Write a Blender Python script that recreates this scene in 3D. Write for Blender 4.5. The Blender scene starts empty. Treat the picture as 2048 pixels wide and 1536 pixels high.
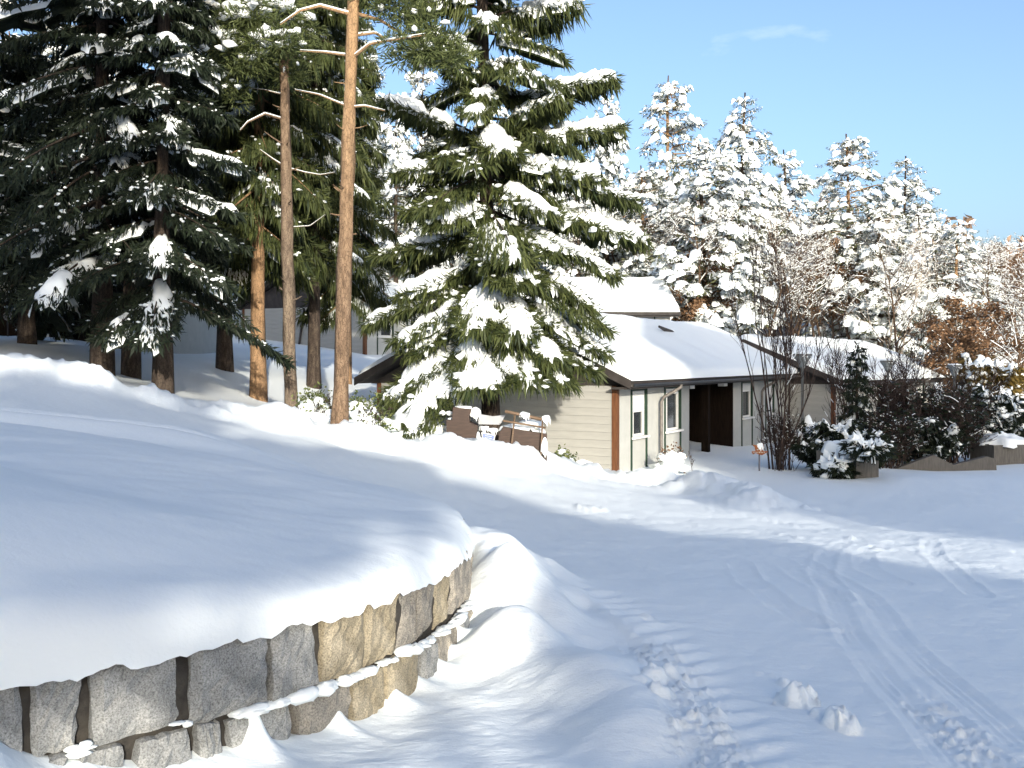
import bpy, math, random
import numpy as np
from mathutils import Vector

# ------------------------------------------------------------------ camera, world, sun, exposure
sc = bpy.context.scene
COL = sc.collection
F = 2100.0            # focal length in photo pixels (2048 wide)
HZ = 720.0            # photo row of the horizon
EYE = 1.6
cam_d = bpy.data.cameras.new('camera')
cam_d.sensor_width = 36.0
cam_d.lens = F / 2048 * 36.0
cam_d.shift_y = -(768 - HZ) / 2048
cam_d.clip_start = 0.05
cam_d.clip_end = 3000
cam = bpy.data.objects.new('camera', cam_d)
cam.location = (0, 0, EYE)
cam.rotation_euler = (math.pi / 2, 0, 0)
COL.objects.link(cam)
sc.camera = cam

SUN_AZ, SUN_EL = 12.0, 14.0           # degrees: to the right of straight behind the camera, above the horizon
S = Vector((math.sin(math.radians(SUN_AZ)) * math.cos(math.radians(SUN_EL)),
            -math.cos(math.radians(SUN_AZ)) * math.cos(math.radians(SUN_EL)), math.sin(math.radians(SUN_EL))))
sun_d = bpy.data.lights.new('sun', 'SUN')
sun_d.energy = 3.0
sun_d.angle = math.radians(0.55)
sun_d.color = (1.0, 0.925, 0.80)
sun = bpy.data.objects.new('sun', sun_d)
sun.rotation_euler = S.to_track_quat('Z', 'Y').to_euler()
COL.objects.link(sun)

world = bpy.data.worlds.new('World')
sc.world = world
world.use_nodes = True
wn, wl = world.node_tree.nodes, world.node_tree.links
wn.clear()
w_out = wn.new('ShaderNodeOutputWorld')
w_bg = wn.new('ShaderNodeBackground')
w_sky = wn.new('ShaderNodeTexSky')
w_sky.sky_type = 'NISHITA'
w_sky.sun_disc = False
w_sky.sun_elevation = math.radians(SUN_EL)
w_sky.sun_rotation = math.radians(180 - SUN_AZ)
w_sky.altitude = 600
w_sky.air_density = 0.85
w_sky.dust_density = 6.5
w_sky.ozone_density = 2.2
w_bg.inputs['Strength'].default_value = 0.15
# thin wisps of cirrus, laid out by direction over the whole sky
w_tc = wn.new('ShaderNodeTexCoord')
w_map = wn.new('ShaderNodeMapping')
w_map.inputs['Scale'].default_value = (2.2, 3.0, 6.5)
w_map.inputs['Rotation'].default_value = (0.25, 0.55, 0.3)
w_ns = wn.new('ShaderNodeTexNoise')
w_ns.inputs['Scale'].default_value = 2.3
w_ns.inputs['Detail'].default_value = 7
w_ns.inputs['Roughness'].default_value = 0.55
w_rp = wn.new('ShaderNodeValToRGB')
w_rp.color_ramp.elements[0].position = 0.64
w_rp.color_ramp.elements[1].position = 0.98
w_rp.color_ramp.elements[1].color = (0.45, 0.45, 0.45, 1)
w_mx = wn.new('ShaderNodeMixRGB')
w_mx.inputs['Color2'].default_value = (6.5, 6.3, 6.6, 1)
wl.new(w_tc.outputs['Generated'], w_map.inputs['Vector'])
wl.new(w_map.outputs['Vector'], w_ns.inputs['Vector'])
wl.new(w_ns.outputs['Fac'], w_rp.inputs['Fac'])
wl.new(w_rp.outputs['Color'], w_mx.inputs['Fac'])
wl.new(w_sky.outputs['Color'], w_mx.inputs['Color1'])
wl.new(w_mx.outputs['Color'], w_bg.inputs['Color'])
wl.new(w_bg.outputs['Background'], w_out.inputs['Surface'])

sc.view_settings.view_transform = 'Standard'
sc.view_settings.look = 'None'
sc.view_settings.gamma = 1.0
sc.view_settings.use_curve_mapping = False
sc.view_settings.exposure = 1.13
sc.render.engine = 'CYCLES'
sc.cycles.max_bounces = 6
sc.cycles.diffuse_bounces = 4
sc.cycles.glossy_bounces = 2
sc.cycles.transmission_bounces = 3
sc.cycles.transparent_max_bounces = 6
sc.cycles.caustics_reflective = False
sc.cycles.caustics_refractive = False
try:
    sc.cycles.use_denoising = True
    sc.cycles.use_adaptive_sampling = True
except Exception:
    pass

# ------------------------------------------------------------------ helpers
RNG = np.random.default_rng(11)
TAB = RNG.random((256, 256))

def vn(x, y, seed=0):
    x = np.asarray(x, float) + seed * 17.13
    y = np.asarray(y, float) + seed * 31.71
    ix = np.floor(x).astype(int); iy = np.floor(y).astype(int)
    fx = x - ix; fy = y - iy
    fx = fx * fx * (3 - 2 * fx); fy = fy * fy * (3 - 2 * fy)
    a = TAB[ix & 255, iy & 255]; b = TAB[(ix + 1) & 255, iy & 255]
    c = TAB[ix & 255, (iy + 1) & 255]; d = TAB[(ix + 1) & 255, (iy + 1) & 255]
    return (a * (1 - fx) + b * fx) * (1 - fy) + (c * (1 - fx) + d * fx) * fy - 0.5

def fbm(x, y, oct=4, seed=0, gain=0.5):
    r = 0.0; a = 1.0; f = 1.0
    for k in range(oct):
        r = r + a * vn(np.asarray(x) * f, np.asarray(y) * f, seed + k * 3)
        a *= gain; f *= 2.03
    return r

def sm(a, b, x):
    t = np.clip((np.asarray(x, float) - a) / (b - a), 0, 1)
    return t * t * (3 - 2 * t)

def X(px, d):
    return (px - 1024.0) / F * d

def W(px, py, d):
    return np.array([(px - 1024.0) / F * d, d, EYE - (py - HZ) / F * d])

def raw_mesh(name, v, f, tone=None, smooth=True):
    """v (n,3), f list of int arrays (m,3) or (m,4)"""
    if isinstance(f, np.ndarray):
        f = [f]
    me = bpy.data.meshes.new(name)
    v = np.ascontiguousarray(v, np.float32)
    me.vertices.add(len(v)); me.vertices.foreach_set('co', v.ravel())
    loops = np.concatenate([a.ravel() for a in f]).astype(np.int32)
    tot = np.concatenate([np.full(len(a), a.shape[1], np.int32) for a in f])
    start = np.concatenate([[0], np.cumsum(tot)[:-1]]).astype(np.int32)
    me.loops.add(len(loops)); me.loops.foreach_set('vertex_index', loops)
    me.polygons.add(len(tot)); me.polygons.foreach_set('loop_start', start)
    me.polygons.foreach_set('use_smooth', np.full(len(tot), smooth, bool))
    me.update(calc_edges=True)
    me.validate()
    if tone is not None:
        at = me.attributes.new('tone', 'FLOAT', 'POINT')
        at.data.foreach_set('value', np.ascontiguousarray(tone, np.float32))
    return me

def link(name, me, mat, parent=None, loc=None):
    o = bpy.data.objects.new(name, me)
    COL.objects.link(o)
    if mat is not None and me is not None and not me.materials:
        me.materials.append(mat)
    if parent is not None:
        o.parent = parent
    if loc is not None:
        o.location = loc
    return o

def tag(o, label=None, cat=None, group=None, kind=None):
    if label: o['label'] = label
    if cat: o['category'] = cat
    if group: o['group'] = group
    if kind: o['kind'] = kind
    return o

def empty(name, loc, rz=0.0):
    o = bpy.data.objects.new(name, None)
    o.empty_display_size = 0.2
    COL.objects.link(o)
    o.location = loc; o.rotation_euler = (0, 0, rz)
    return o

def copy_tree(o, parent=None):
    c = o.copy(); COL.objects.link(c); c.parent = parent
    for ch in list(o.children):
        copy_tree(ch, c)
    return c

BOXF = np.array([[0, 3, 2, 1], [4, 5, 6, 7], [0, 1, 5, 4], [1, 2, 6, 5], [2, 3, 7, 6], [3, 0, 4, 7]])
def box_v(x0, x1, y0, y1, z0, z1):
    return np.array([[x0, y0, z0], [x1, y0, z0], [x1, y1, z0], [x0, y1, z0],
                     [x0, y0, z1], [x1, y0, z1], [x1, y1, z1], [x0, y1, z1]], float)

def box(name, x0, x1, y0, y1, z0, z1, mat, parent=None):
    return link(name, raw_mesh(name, box_v(x0, x1, y0, y1, z0, z1), BOXF, smooth=False), mat, parent)

def prism(name, poly, y0, y1, mat, parent=None):
    """poly of (x,z) counter-clockwise seen from -y, extruded along y"""
    n = len(poly)
    v = np.array([[p[0], y0, p[1]] for p in poly] + [[p[0], y1, p[1]] for p in poly], float)
    me = bpy.data.meshes.new(name)
    faces = [tuple(range(n)), tuple(range(2 * n - 1, n - 1, -1))]
    faces += [(i, i + n, (i + 1) % n + n, (i + 1) % n) for i in range(n)]
    me.from_pydata([tuple(q) for q in v], [], faces); me.update()
    return link(name, me, mat, parent)

def tube_np(path, radii, n=8, cap=True):
    path = np.asarray(path, float); radii = np.asarray(radii, float)
    t = np.gradient(path, axis=0)
    t /= np.linalg.norm(t, axis=1, keepdims=True) + 1e-9
    ref = np.array([0, 0, 1.0]) if abs(t[:, 2]).mean() < 0.8 else np.array([1.0, 0, 0])
    a = np.cross(t, ref); a /= np.linalg.norm(a, axis=1, keepdims=True) + 1e-9
    b = np.cross(t, a)
    ang = np.linspace(0, 2 * np.pi, n, endpoint=False)
    v = path[:, None, :] + radii[:, None, None] * (np.cos(ang)[None, :, None] * a[:, None, :] + np.sin(ang)[None, :, None] * b[:, None, :])
    m = len(path)
    i = np.arange(m - 1)[:, None] * n; j = np.arange(n)[None, :]; k = (np.arange(n)[None, :] + 1) % n
    f = np.stack([i + j, i + k, i + n + k, i + n + j], -1).reshape(-1, 4)
    v = v.reshape(-1, 3)
    if cap:
        v = np.vstack([v, path[-1:], path[:1]])
        tp = np.stack([np.full(n, m * n), (m - 1) * n + (np.arange(n) + 1) % n, (m - 1) * n + np.arange(n)], -1)
        bt = np.stack([np.full(n, m * n + 1), np.arange(n), (np.arange(n) + 1) % n], -1)
        return v, [f, tp, bt]
    return v, [f]

def tube(name, path, radii, mat, parent=None, n=8):
    v, f = tube_np(path, radii, n)
    return link(name, raw_mesh(name, v, f), mat, parent)

def segs_np(p0, p1, r0, r1, n=3):
    """many straight tapered prisms at once"""
    d = p1 - p0
    d = d / (np.linalg.norm(d, axis=1, keepdims=True) + 1e-9)
    ref = np.where(np.abs(d[:, 2:3]) > 0.9, np.array([[1.0, 0, 0]]), np.array([[0, 0, 1.0]]))
    a = np.cross(d, ref); a /= np.linalg.norm(a, axis=1, keepdims=True) + 1e-9
    b = np.cross(d, a)
    ang = np.linspace(0, 2 * np.pi, n, endpoint=False)
    ring = np.cos(ang)[None, :, None] * a[:, None, :] + np.sin(ang)[None, :, None] * b[:, None, :]
    v = np.concatenate([p0[:, None, :] + r0[:, None, None] * ring, p1[:, None, :] + r1[:, None, None] * ring], 1)
    m = len(p0)
    base = (np.arange(m) * 2 * n)[:, None]
    j = np.arange(n)[None, :]; k = (np.arange(n)[None, :] + 1) % n
    f = np.stack([base + j, base + k, base + n + k, base + n + j], -1).reshape(-1, 4)
    return v.reshape(-1, 3), f

class Acc:
    def __init__(self): self.v = []; self.f3 = []; self.f4 = []; self.t = []; self.n = 0
    def add(self, v, f, tone=None):
        v = np.asarray(v, float)
        for a in (f if isinstance(f, list) else [f]):
            (self.f3 if a.shape[1] == 3 else self.f4).append(a + self.n)
        self.v.append(v); self.t.append(np.full(len(v), 0.5) if tone is None else np.asarray(tone, float))
        self.n += len(v)
    def mesh(self, name, smooth=True):
        f = []
        if self.f3: f.append(np.concatenate(self.f3))
        if self.f4: f.append(np.concatenate(self.f4))
        return raw_mesh(name, np.concatenate(self.v), f, np.concatenate(self.t), smooth)

# ------------------------------------------------------------------ materials
def mat_new(name):
    m = bpy.data.materials.new(name); m.use_nodes = True
    nt = m.node_tree
    return m, nt.nodes, nt.links, nt.nodes['Principled BSDF']

def ramp(nd, stops):
    r = nd.new('ShaderNodeValToRGB')
    e = r.color_ramp.elements
    while len(e) < len(stops): e.new(0.5)
    for el, (p, c) in zip(e, stops):
        el.position = p; el.color = (*c, 1) if len(c) == 3 else c
    return r

def noise(nd, ln, scale, detail=4, rough=0.55, stretch=None, coord='Object'):
    tc = nd.new('ShaderNodeTexCoord')
    n = nd.new('ShaderNodeTexNoise')
    n.inputs['Scale'].default_value = scale; n.inputs['Detail'].default_value = detail; n.inputs['Roughness'].default_value = rough
    if stretch:
        mp = nd.new('ShaderNodeMapping'); mp.inputs['Scale'].default_value = stretch
        ln.new(tc.outputs[coord], mp.inputs['Vector']); ln.new(mp.outputs['Vector'], n.inputs['Vector'])
    else:
        ln.new(tc.outputs[coord], n.inputs['Vector'])
    return n

def bump(nd, ln, src, strength, dist, prev=None):
    b = nd.new('ShaderNodeBump'); b.inputs['Strength'].default_value = strength; b.inputs['Distance'].default_value = dist
    ln.new(src, b.inputs['Height'])
    if prev is not None: ln.new(prev, b.inputs['Normal'])
    return b.outputs['Normal']

def simple(name, c1, c2, scale=6, rough=0.7, stretch=None, bs=0.2, bd=0.004, metal=0.0, spec=0.3):
    m, nd, ln, p = mat_new(name)
    n = noise(nd, ln, scale, 5, 0.6, stretch)
    r = ramp(nd, [(0.3, c1), (0.7, c2)])
    ln.new(n.outputs['Fac'], r.inputs['Fac']); ln.new(r.outputs['Color'], p.inputs['Base Color'])
    p.inputs['Roughness'].default_value = rough; p.inputs['Metallic'].default_value = metal
    p.inputs['Specular IOR Level'].default_value = spec
    if bs: ln.new(bump(nd, ln, n.outputs['Fac'], bs, bd), p.inputs['Normal'])
    return m

def snow_mat(name, fine=1.0, coarse=0.0):
    m, nd, ln, p = mat_new(name)
    p.inputs['Base Color'].default_value = (0.86, 0.91, 0.915, 1)
    p.inputs['Roughness'].default_value = 0.55
    p.inputs['Specular IOR Level'].default_value = 0.25
    n1 = noise(nd, ln, 9, 5, 0.6)
    n2 = noise(nd, ln, 70, 3, 0.6)
    nm = bump(nd, ln, n1.outputs['Fac'], 0.35 * fine, 0.03)
    nm = bump(nd, ln, n2.outputs['Fac'], 0.35 * fine, 0.006, nm)
    if coarse:
        n3 = noise(nd, ln, 22, 4, 0.65, (0.35, 1.0, 1.0))
        nm = bump(nd, ln, n3.outputs['Fac'], coarse, 0.02, nm)
    ln.new(nm, p.inputs['Normal'])
    return m

M = {}
M['snow'] = snow_mat('snow', 0.8, 0.35)
M['snow_soft'] = snow_mat('snow_soft', 0.55)
M['snow_tree'] = snow_mat('snow_tree', 0.9)

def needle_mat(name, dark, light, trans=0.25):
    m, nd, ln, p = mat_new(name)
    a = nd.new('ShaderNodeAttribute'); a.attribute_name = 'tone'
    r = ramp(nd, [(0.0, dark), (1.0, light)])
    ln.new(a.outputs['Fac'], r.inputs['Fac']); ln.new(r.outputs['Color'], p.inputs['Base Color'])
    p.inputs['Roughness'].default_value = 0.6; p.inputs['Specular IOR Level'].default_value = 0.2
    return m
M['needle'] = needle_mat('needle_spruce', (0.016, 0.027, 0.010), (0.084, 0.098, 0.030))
M['needle_shade_dark'] = needle_mat('needle_shade_dark_spruce', (0.006, 0.011, 0.007), (0.024, 0.034, 0.017))  # spruce needles darkened: the shade they stand in is put into the colour
M['needle_pine'] = needle_mat('needle_pine', (0.030, 0.045, 0.016), (0.105, 0.125, 0.045))
M['needle_brown'] = needle_mat('needle_thuja', (0.06, 0.045, 0.012), (0.17, 0.115, 0.03))
m_fr = needle_mat('needle_frosted', (0.022, 0.032, 0.014), (0.10, 0.105, 0.045))
for nn in m_fr.node_tree.nodes:
    if nn.type == 'VALTORGB':
        e_ = nn.color_ramp.elements.new(0.74); e_.color = (0.10, 0.105, 0.05, 1)
        e_ = nn.color_ramp.elements.new(0.80); e_.color = (0.62, 0.64, 0.66, 1)
        nn.color_ramp.elements[-1].color = (0.78, 0.79, 0.81, 1)
M['needle_frost'] = m_fr
M['leaf_russet'] = needle_mat('leaf_russet', (0.09, 0.05, 0.027), (0.235, 0.14, 0.078))
M['leaf_green'] = needle_mat('leaf_green', (0.035, 0.055, 0.018), (0.15, 0.17, 0.06))

def bark_mat(name, c1, c2, c3, upper=None, z0=0, z1=1):
    m, nd, ln, p = mat_new(name)
    n = noise(nd, ln, 7, 6, 0.65, (2.2, 2.2, 0.55))
    r = ramp(nd, [(0.30, c1), (0.5, c2), (0.72, c3)])
    ln.new(n.outputs['Fac'], r.inputs['Fac'])
    col = r.outputs['Color']
    if upper:
        tc = nd.new('ShaderNodeTexCoord'); sp = nd.new('ShaderNodeSeparateXYZ')
        ln.new(tc.outputs['Object'], sp.inputs['Vector'])
        mr = nd.new('ShaderNodeMapRange'); mr.inputs['From Min'].default_value = z0; mr.inputs['From Max'].default_value = z1
        ln.new(sp.outputs['Z'], mr.inputs['Value'])
        r2 = ramp(nd, [(0.3, upper[0]), (0.7, upper[1])]); ln.new(n.outputs['Fac'], r2.inputs['Fac'])
        mx = nd.new('ShaderNodeMixRGB'); ln.new(mr.outputs['Result'], mx.inputs['Fac'])
        ln.new(col, mx.inputs['Color1']); ln.new(r2.outputs['Color'], mx.inputs['Color2']); col = mx.outputs['Color']
    tv = nd.new('ShaderNodeTexCoord'); mv = nd.new('ShaderNodeMapping'); mv.inputs['Scale'].default_value = (1.0, 1.0, 0.42)
    vo = nd.new('ShaderNodeTexVoronoi'); vo.feature = 'DISTANCE_TO_EDGE'; vo.inputs['Scale'].default_value = 26
    ln.new(tv.outputs['Object'], mv.inputs['Vector']); ln.new(mv.outputs['Vector'], vo.inputs['Vector'])
    rv = ramp(nd, [(0.0, (0.32, 0.32, 0.32)), (0.10, (1, 1, 1))]); ln.new(vo.outputs['Distance'], rv.inputs['Fac'])
    mm = nd.new('ShaderNodeMixRGB'); mm.blend_type = 'MULTIPLY'; mm.inputs['Fac'].default_value = 0.75
    ln.new(col, mm.inputs['Color1']); ln.new(rv.outputs['Color'], mm.inputs['Color2']); col = mm.outputs['Color']
    ln.new(col, p.inputs['Base Color'])
    p.inputs['Roughness'].default_value = 0.9; p.inputs['Specular IOR Level'].default_value = 0.1
    ln.new(bump(nd, ln, n.outputs['Fac'], 0.9, 0.03), p.inputs['Normal'])
    return m
M['bark_pine'] = bark_mat('bark_pine', (0.075, 0.052, 0.036), (0.18, 0.122, 0.08), (0.29, 0.205, 0.135), ((0.22, 0.14, 0.08), (0.42, 0.28, 0.155)), 2.5, 7.5)
M['bark_pine_grey'] = bark_mat('bark_pine_grey', (0.07, 0.055, 0.045), (0.16, 0.125, 0.095), (0.27, 0.22, 0.16), ((0.15, 0.10, 0.066), (0.27, 0.19, 0.125)), 3.0, 8)
M['bark_orange'] = bark_mat('bark_orange', (0.12, 0.075, 0.045), (0.27, 0.17, 0.095), (0.38, 0.24, 0.135))
M['bark_spruce'] = bark_mat('bark_spruce', (0.028, 0.022, 0.018), (0.065, 0.05, 0.04), (0.12, 0.095, 0.072))
M['bark_bare'] = bark_mat('bark_bare', (0.045, 0.030, 0.020), (0.10, 0.068, 0.046), (0.17, 0.12, 0.085))
M['bark_dark'] = bark_mat('bark_dark', (0.03, 0.022, 0.02), (0.065, 0.048, 0.042), (0.11, 0.085, 0.075))
M['bark_birch'] = bark_mat('bark_birch', (0.16, 0.12, 0.09), (0.42, 0.36, 0.3), (0.6, 0.55, 0.48))

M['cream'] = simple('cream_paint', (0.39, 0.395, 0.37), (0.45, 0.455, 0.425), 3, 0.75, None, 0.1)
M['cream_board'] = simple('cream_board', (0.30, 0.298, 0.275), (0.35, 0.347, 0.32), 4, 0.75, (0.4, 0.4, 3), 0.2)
M['brown_wood'] = simple('brown_wood', (0.085, 0.033, 0.014), (0.155, 0.064, 0.027), 5, 0.6, (6, 6, 0.6), 0.3)
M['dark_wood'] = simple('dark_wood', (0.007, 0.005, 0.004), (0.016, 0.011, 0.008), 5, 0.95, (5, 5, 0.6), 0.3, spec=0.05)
M['dark_fascia'] = simple('dark_fascia', (0.026, 0.022, 0.020), (0.05, 0.043, 0.04), 3, 0.7)
M['green_batten'] = simple('green_batten', (0.013, 0.03, 0.02), (0.022, 0.048, 0.03), 8, 0.5)
M['white_pvc'] = simple('white_pvc', (0.68, 0.68, 0.66), (0.74, 0.74, 0.72), 3, 0.4, None, 0)
M['shutter'] = simple('white_shutter', (0.70, 0.70, 0.68), (0.76, 0.76, 0.74), 3, 0.5, None, 0)
M['zinc'] = simple('zinc', (0.11, 0.10, 0.09), (0.19, 0.175, 0.16), 8, 0.6, None, 0.1, 0.004, 0.2)
M['gutter'] = simple('gutter', (0.035, 0.032, 0.03), (0.07, 0.065, 0.06), 8, 0.5)
M['concrete'] = simple('concrete', (0.085, 0.08, 0.072), (0.145, 0.135, 0.12), 7, 0.9, (3, 3, 0.5), 0.4, 0.01)
M['mortar'] = simple('mortar', (0.022, 0.020, 0.018), (0.06, 0.054, 0.046), 12, 0.95, None, 0.9, 0.03)
M['steel_brown'] = simple('brown_planks', (0.03, 0.018, 0.013), (0.06, 0.036, 0.026), 7, 0.6, (0.6, 3, 4), 0.3)
M['rail'] = simple('rail_wood', (0.10, 0.065, 0.04), (0.19, 0.13, 0.085), 9, 0.6, (1, 4, 4), 0.3)
M['grey_sheet'] = simple('grey_sheet', (0.27, 0.28, 0.29), (0.34, 0.35, 0.36), 4, 0.5, None, 0.1)
M['sign_blue'] = simple('sign_blue', (0.13, 0.17, 0.42), (0.17, 0.22, 0.50), 4, 0.4, None, 0)
M['sign_pale'] = simple('sign_pale', (0.42, 0.47, 0.66), (0.46, 0.50, 0.68), 4, 0.4, None, 0)
M['white_trim'] = simple('white_trim', (0.7, 0.7, 0.7), (0.75, 0.75, 0.75), 4, 0.5, None, 0)
M['sign_orange'] = simple('sign_orange', (0.20, 0.055, 0.014), (0.30, 0.095, 0.025), 9, 0.5, (1, 4, 4), 0.2)
M['sign_letter'] = simple('sign_letter', (0.45, 0.42, 0.36), (0.55, 0.52, 0.46), 9, 0.6, None, 0)
M['post_grey'] = simple('post_grey', (0.10, 0.10, 0.12), (0.16, 0.16, 0.18), 9, 0.5, None, 0)
M['lamp_metal'] = simple('lamp_metal', (0.10, 0.11, 0.11), (0.17, 0.18, 0.18), 9, 0.45, None, 0)
M['lamp_glass'] = simple('lamp_glass', (0.20, 0.23, 0.24), (0.27, 0.30, 0.31), 5, 0.25, None, 0, spec=0.5)
M['curtain'] = simple('curtain', (0.5, 0.5, 0.48), (0.62, 0.62, 0.6), 6, 0.9, (12, 12, 0.3), 0.3, 0.02)
m, nd, ln, p = mat_new('window_glass')
p.inputs['Base Color'].default_value = (0.03, 0.035, 0.04, 1); p.inputs['Roughness'].default_value = 0.06
p.inputs['Specular IOR Level'].default_value = 0.6
M['glass'] = m

def granite(name, c1, c2, c3):
    m, nd, ln, p = mat_new(name)
    n1 = noise(nd, ln, 5, 5, 0.65); n2 = noise(nd, ln, 130, 3, 0.75)
    r1 = ramp(nd, [(0.28, c1), (0.5, c2), (0.72, c3)]); ln.new(n1.outputs['Fac'], r1.inputs['Fac'])
    r2 = ramp(nd, [(0.34, (0.38, 0.38, 0.38)), (0.47, (0.95, 0.95, 0.95)), (0.66, (1.45, 1.45, 1.45))]); ln.new(n2.outputs['Fac'], r2.inputs['Fac'])
    mx = nd.new('ShaderNodeMixRGB'); mx.blend_type = 'MULTIPLY'; mx.inputs['Fac'].default_value = 0.9
    ln.new(r1.outputs['Color'], mx.inputs['Color1']); ln.new(r2.outputs['Color'], mx.inputs['Color2'])
    ln.new(mx.outputs['Color'], p.inputs['Base Color'])
    p.inputs['Roughness'].default_value = 0.9; p.inputs['Specular IOR Level'].default_value = 0.15
    nm = bump(nd, ln, n1.outputs['Fac'], 0.5, 0.03)
    ln.new(bump(nd, ln, n2.outputs['Fac'], 0.5, 0.004, nm), p.inputs['Normal'])
    return m
M['granite'] = granite('granite_grey', (0.15, 0.155, 0.155), (0.25, 0.255, 0.25), (0.36, 0.36, 0.345))
M['granite_sunlit_tan'] = granite('granite_sunlit_tan', (0.17, 0.145, 0.10), (0.265, 0.23, 0.165), (0.36, 0.32, 0.245))  # tan stone, with some warm sunlight put into its colour
M['granite_mix'] = granite('granite_mixed', (0.14, 0.135, 0.125), (0.23, 0.215, 0.19), (0.34, 0.31, 0.26))

# ------------------------------------------------------------------ terrain
CP = [  # photo column, row, distance
    (1024, 1536, 4.2), (1500, 1536, 4.2), (2048, 1536, 4.2), (430, 1525, 4.2), (600, 1490, 4.5), (60, 1515, 3.9), (925, 1290, 6.4), (760, 1440, 5.05),
    (1024, 1205, 7.4), (1024, 1102, 10.4), (1024, 1010, 15.2), (900, 955, 17.0), (800, 920, 17.5), (640, 885, 16.5), (460, 882, 14), (300, 858, 14), (100, 812, 14), (0, 800, 14),
    (0, 745, 17), (200, 772, 17.5), (330, 806, 18), (480, 842, 18.5), (620, 872, 18.8), (850, 906, 19.3), (1000, 920, 20.2), (1150, 950, 22.6),
    (680, 860, 20), (585, 831, 24), (515, 798, 27), (205, 748, 22), (262, 762, 22), (325, 780, 22),
    (600, 692, 42), (740, 716, 45), (480, 690, 44), (0, 676, 30), (100, 673, 30), (200, 692, 30), (400, 745, 28), (560, 730, 36), (740, 800, 31), (757, 850, 29), (900, 880, 26),
    (1310, 962, 25.6), (1400, 912, 31), (1525, 888, 38), (1520, 935, 28), (1720, 958, 25), (1440, 1000, 20), (1320, 990, 20.5),
    (2048, 1000, 20), (1800, 1030, 17), (1500, 1030, 15.8), (2048, 1165, 9), (1500, 1200, 7.3), (1500, 1100, 11), (2048, 930, 31), (1600, 912, 33), (1900, 941, 29.5),
]
cp = np.array([W(*c) for c in CP])
XT = [  # extra points placed directly (x, y, z)
    (0, 1, 0.02), (0, -8, 0.15), (12, -20, 0.4), (-12, -12, 0.8), (8, 2, -0.12), (-6, 3, 0.5), (-9, 8, 1.0), (15, 8, -0.6), (-60, 10, 4), (60, 10, -2.5), (0, -60, 1.0), (-60, -60, 3), (60, -60, -1),
    (13, 44, -1.6), (18, 48, -1.4), (24, 45, -1.5), (28, 55, -0.4), (24, 62, 1.0), (17, 60, 0.8), (6, 52, 1.4), (0, 60, 3.0), (-9, 70, 6.0), (-20, 60, 4.6), (-25, 45, 3.4), (0, 46, 0.6), (-2, 38, 0.6),
    (-40, 100, 12), (0, 100, 10.5), (40, 100, 6.5), (-70, 170, 24), (0, 170, 22), (70, 170, 12), (120, 260, 18), (0, 280, 34), (-130, 260, 34), (60, 60, -1), (120, 120, 4),
    (400, 400, 20), (-400, 400, 40), (400, -400, -5), (-400, -400, 5), (0, 420, 38),
]
cp = np.vstack([cp, np.array(XT, float)])
def tps_phi(r2):
    return 0.5 * r2 * np.log(r2 + 1e-6)
SCL = 30.0
_p = cp[:, :2] / SCL
_K = tps_phi(((_p[:, None] - _p[None]) ** 2).sum(-1)) + np.eye(len(_p)) * 0.0004
_P = np.hstack([np.ones((len(_p), 1)), _p])
_A = np.block([[_K, _P], [_P.T, np.zeros((3, 3))]])
_w = np.linalg.solve(_A, np.concatenate([cp[:, 2], np.zeros(3)]))
def base_z(x, y):
    x = np.asarray(x, float); y = np.asarray(y, float)
    sh = x.shape
    q = np.stack([x.ravel(), y.ravel()], -1) / SCL
    out = np.empty(len(q))
    for i in range(0, len(q), 40000):
        qq = q[i:i + 40000]
        out[i:i + 40000] = tps_phi(((qq[:, None] - _p[None]) ** 2).sum(-1)) @ _w[:-3] + _w[-3] + qq @ _w[-2:]
    return out.reshape(sh)

def hit(px, py):
    """where the view ray through a photo pixel meets the smooth terrain"""
    d = np.linspace(3, 60, 1500)
    zr = EYE - (py - HZ) / F * d
    g = base_z(X(px, d), d)
    k = np.argmax(zr < g)
    return np.array([X(px, d[k]), d[k]])

def pl_dist(x, y, pts):
    """distance to a polyline, signed side and running length"""
    best = np.full(x.shape, 1e9); side = np.zeros(x.shape); run = np.zeros(x.shape); acc = 0.0
    for a, b in zip(pts[:-1], pts[1:]):
        ab = b - a; L = np.hypot(*ab)
        t = np.clip(((x - a[0]) * ab[0] + (y - a[1]) * ab[1]) / (L * L), 0, 1)
        dx = x - a[0] - t * ab[0]; dy = y - a[1] - t * ab[1]
        d = np.hypot(dx, dy); s = np.sign(ab[0] * dy - ab[1] * dx)
        m_ = d < best
        best = np.where(m_, d, best); side = np.where(m_, s, side); run = np.where(m_, acc + t * L, run)
        acc += L
    return best, side * best, run

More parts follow.
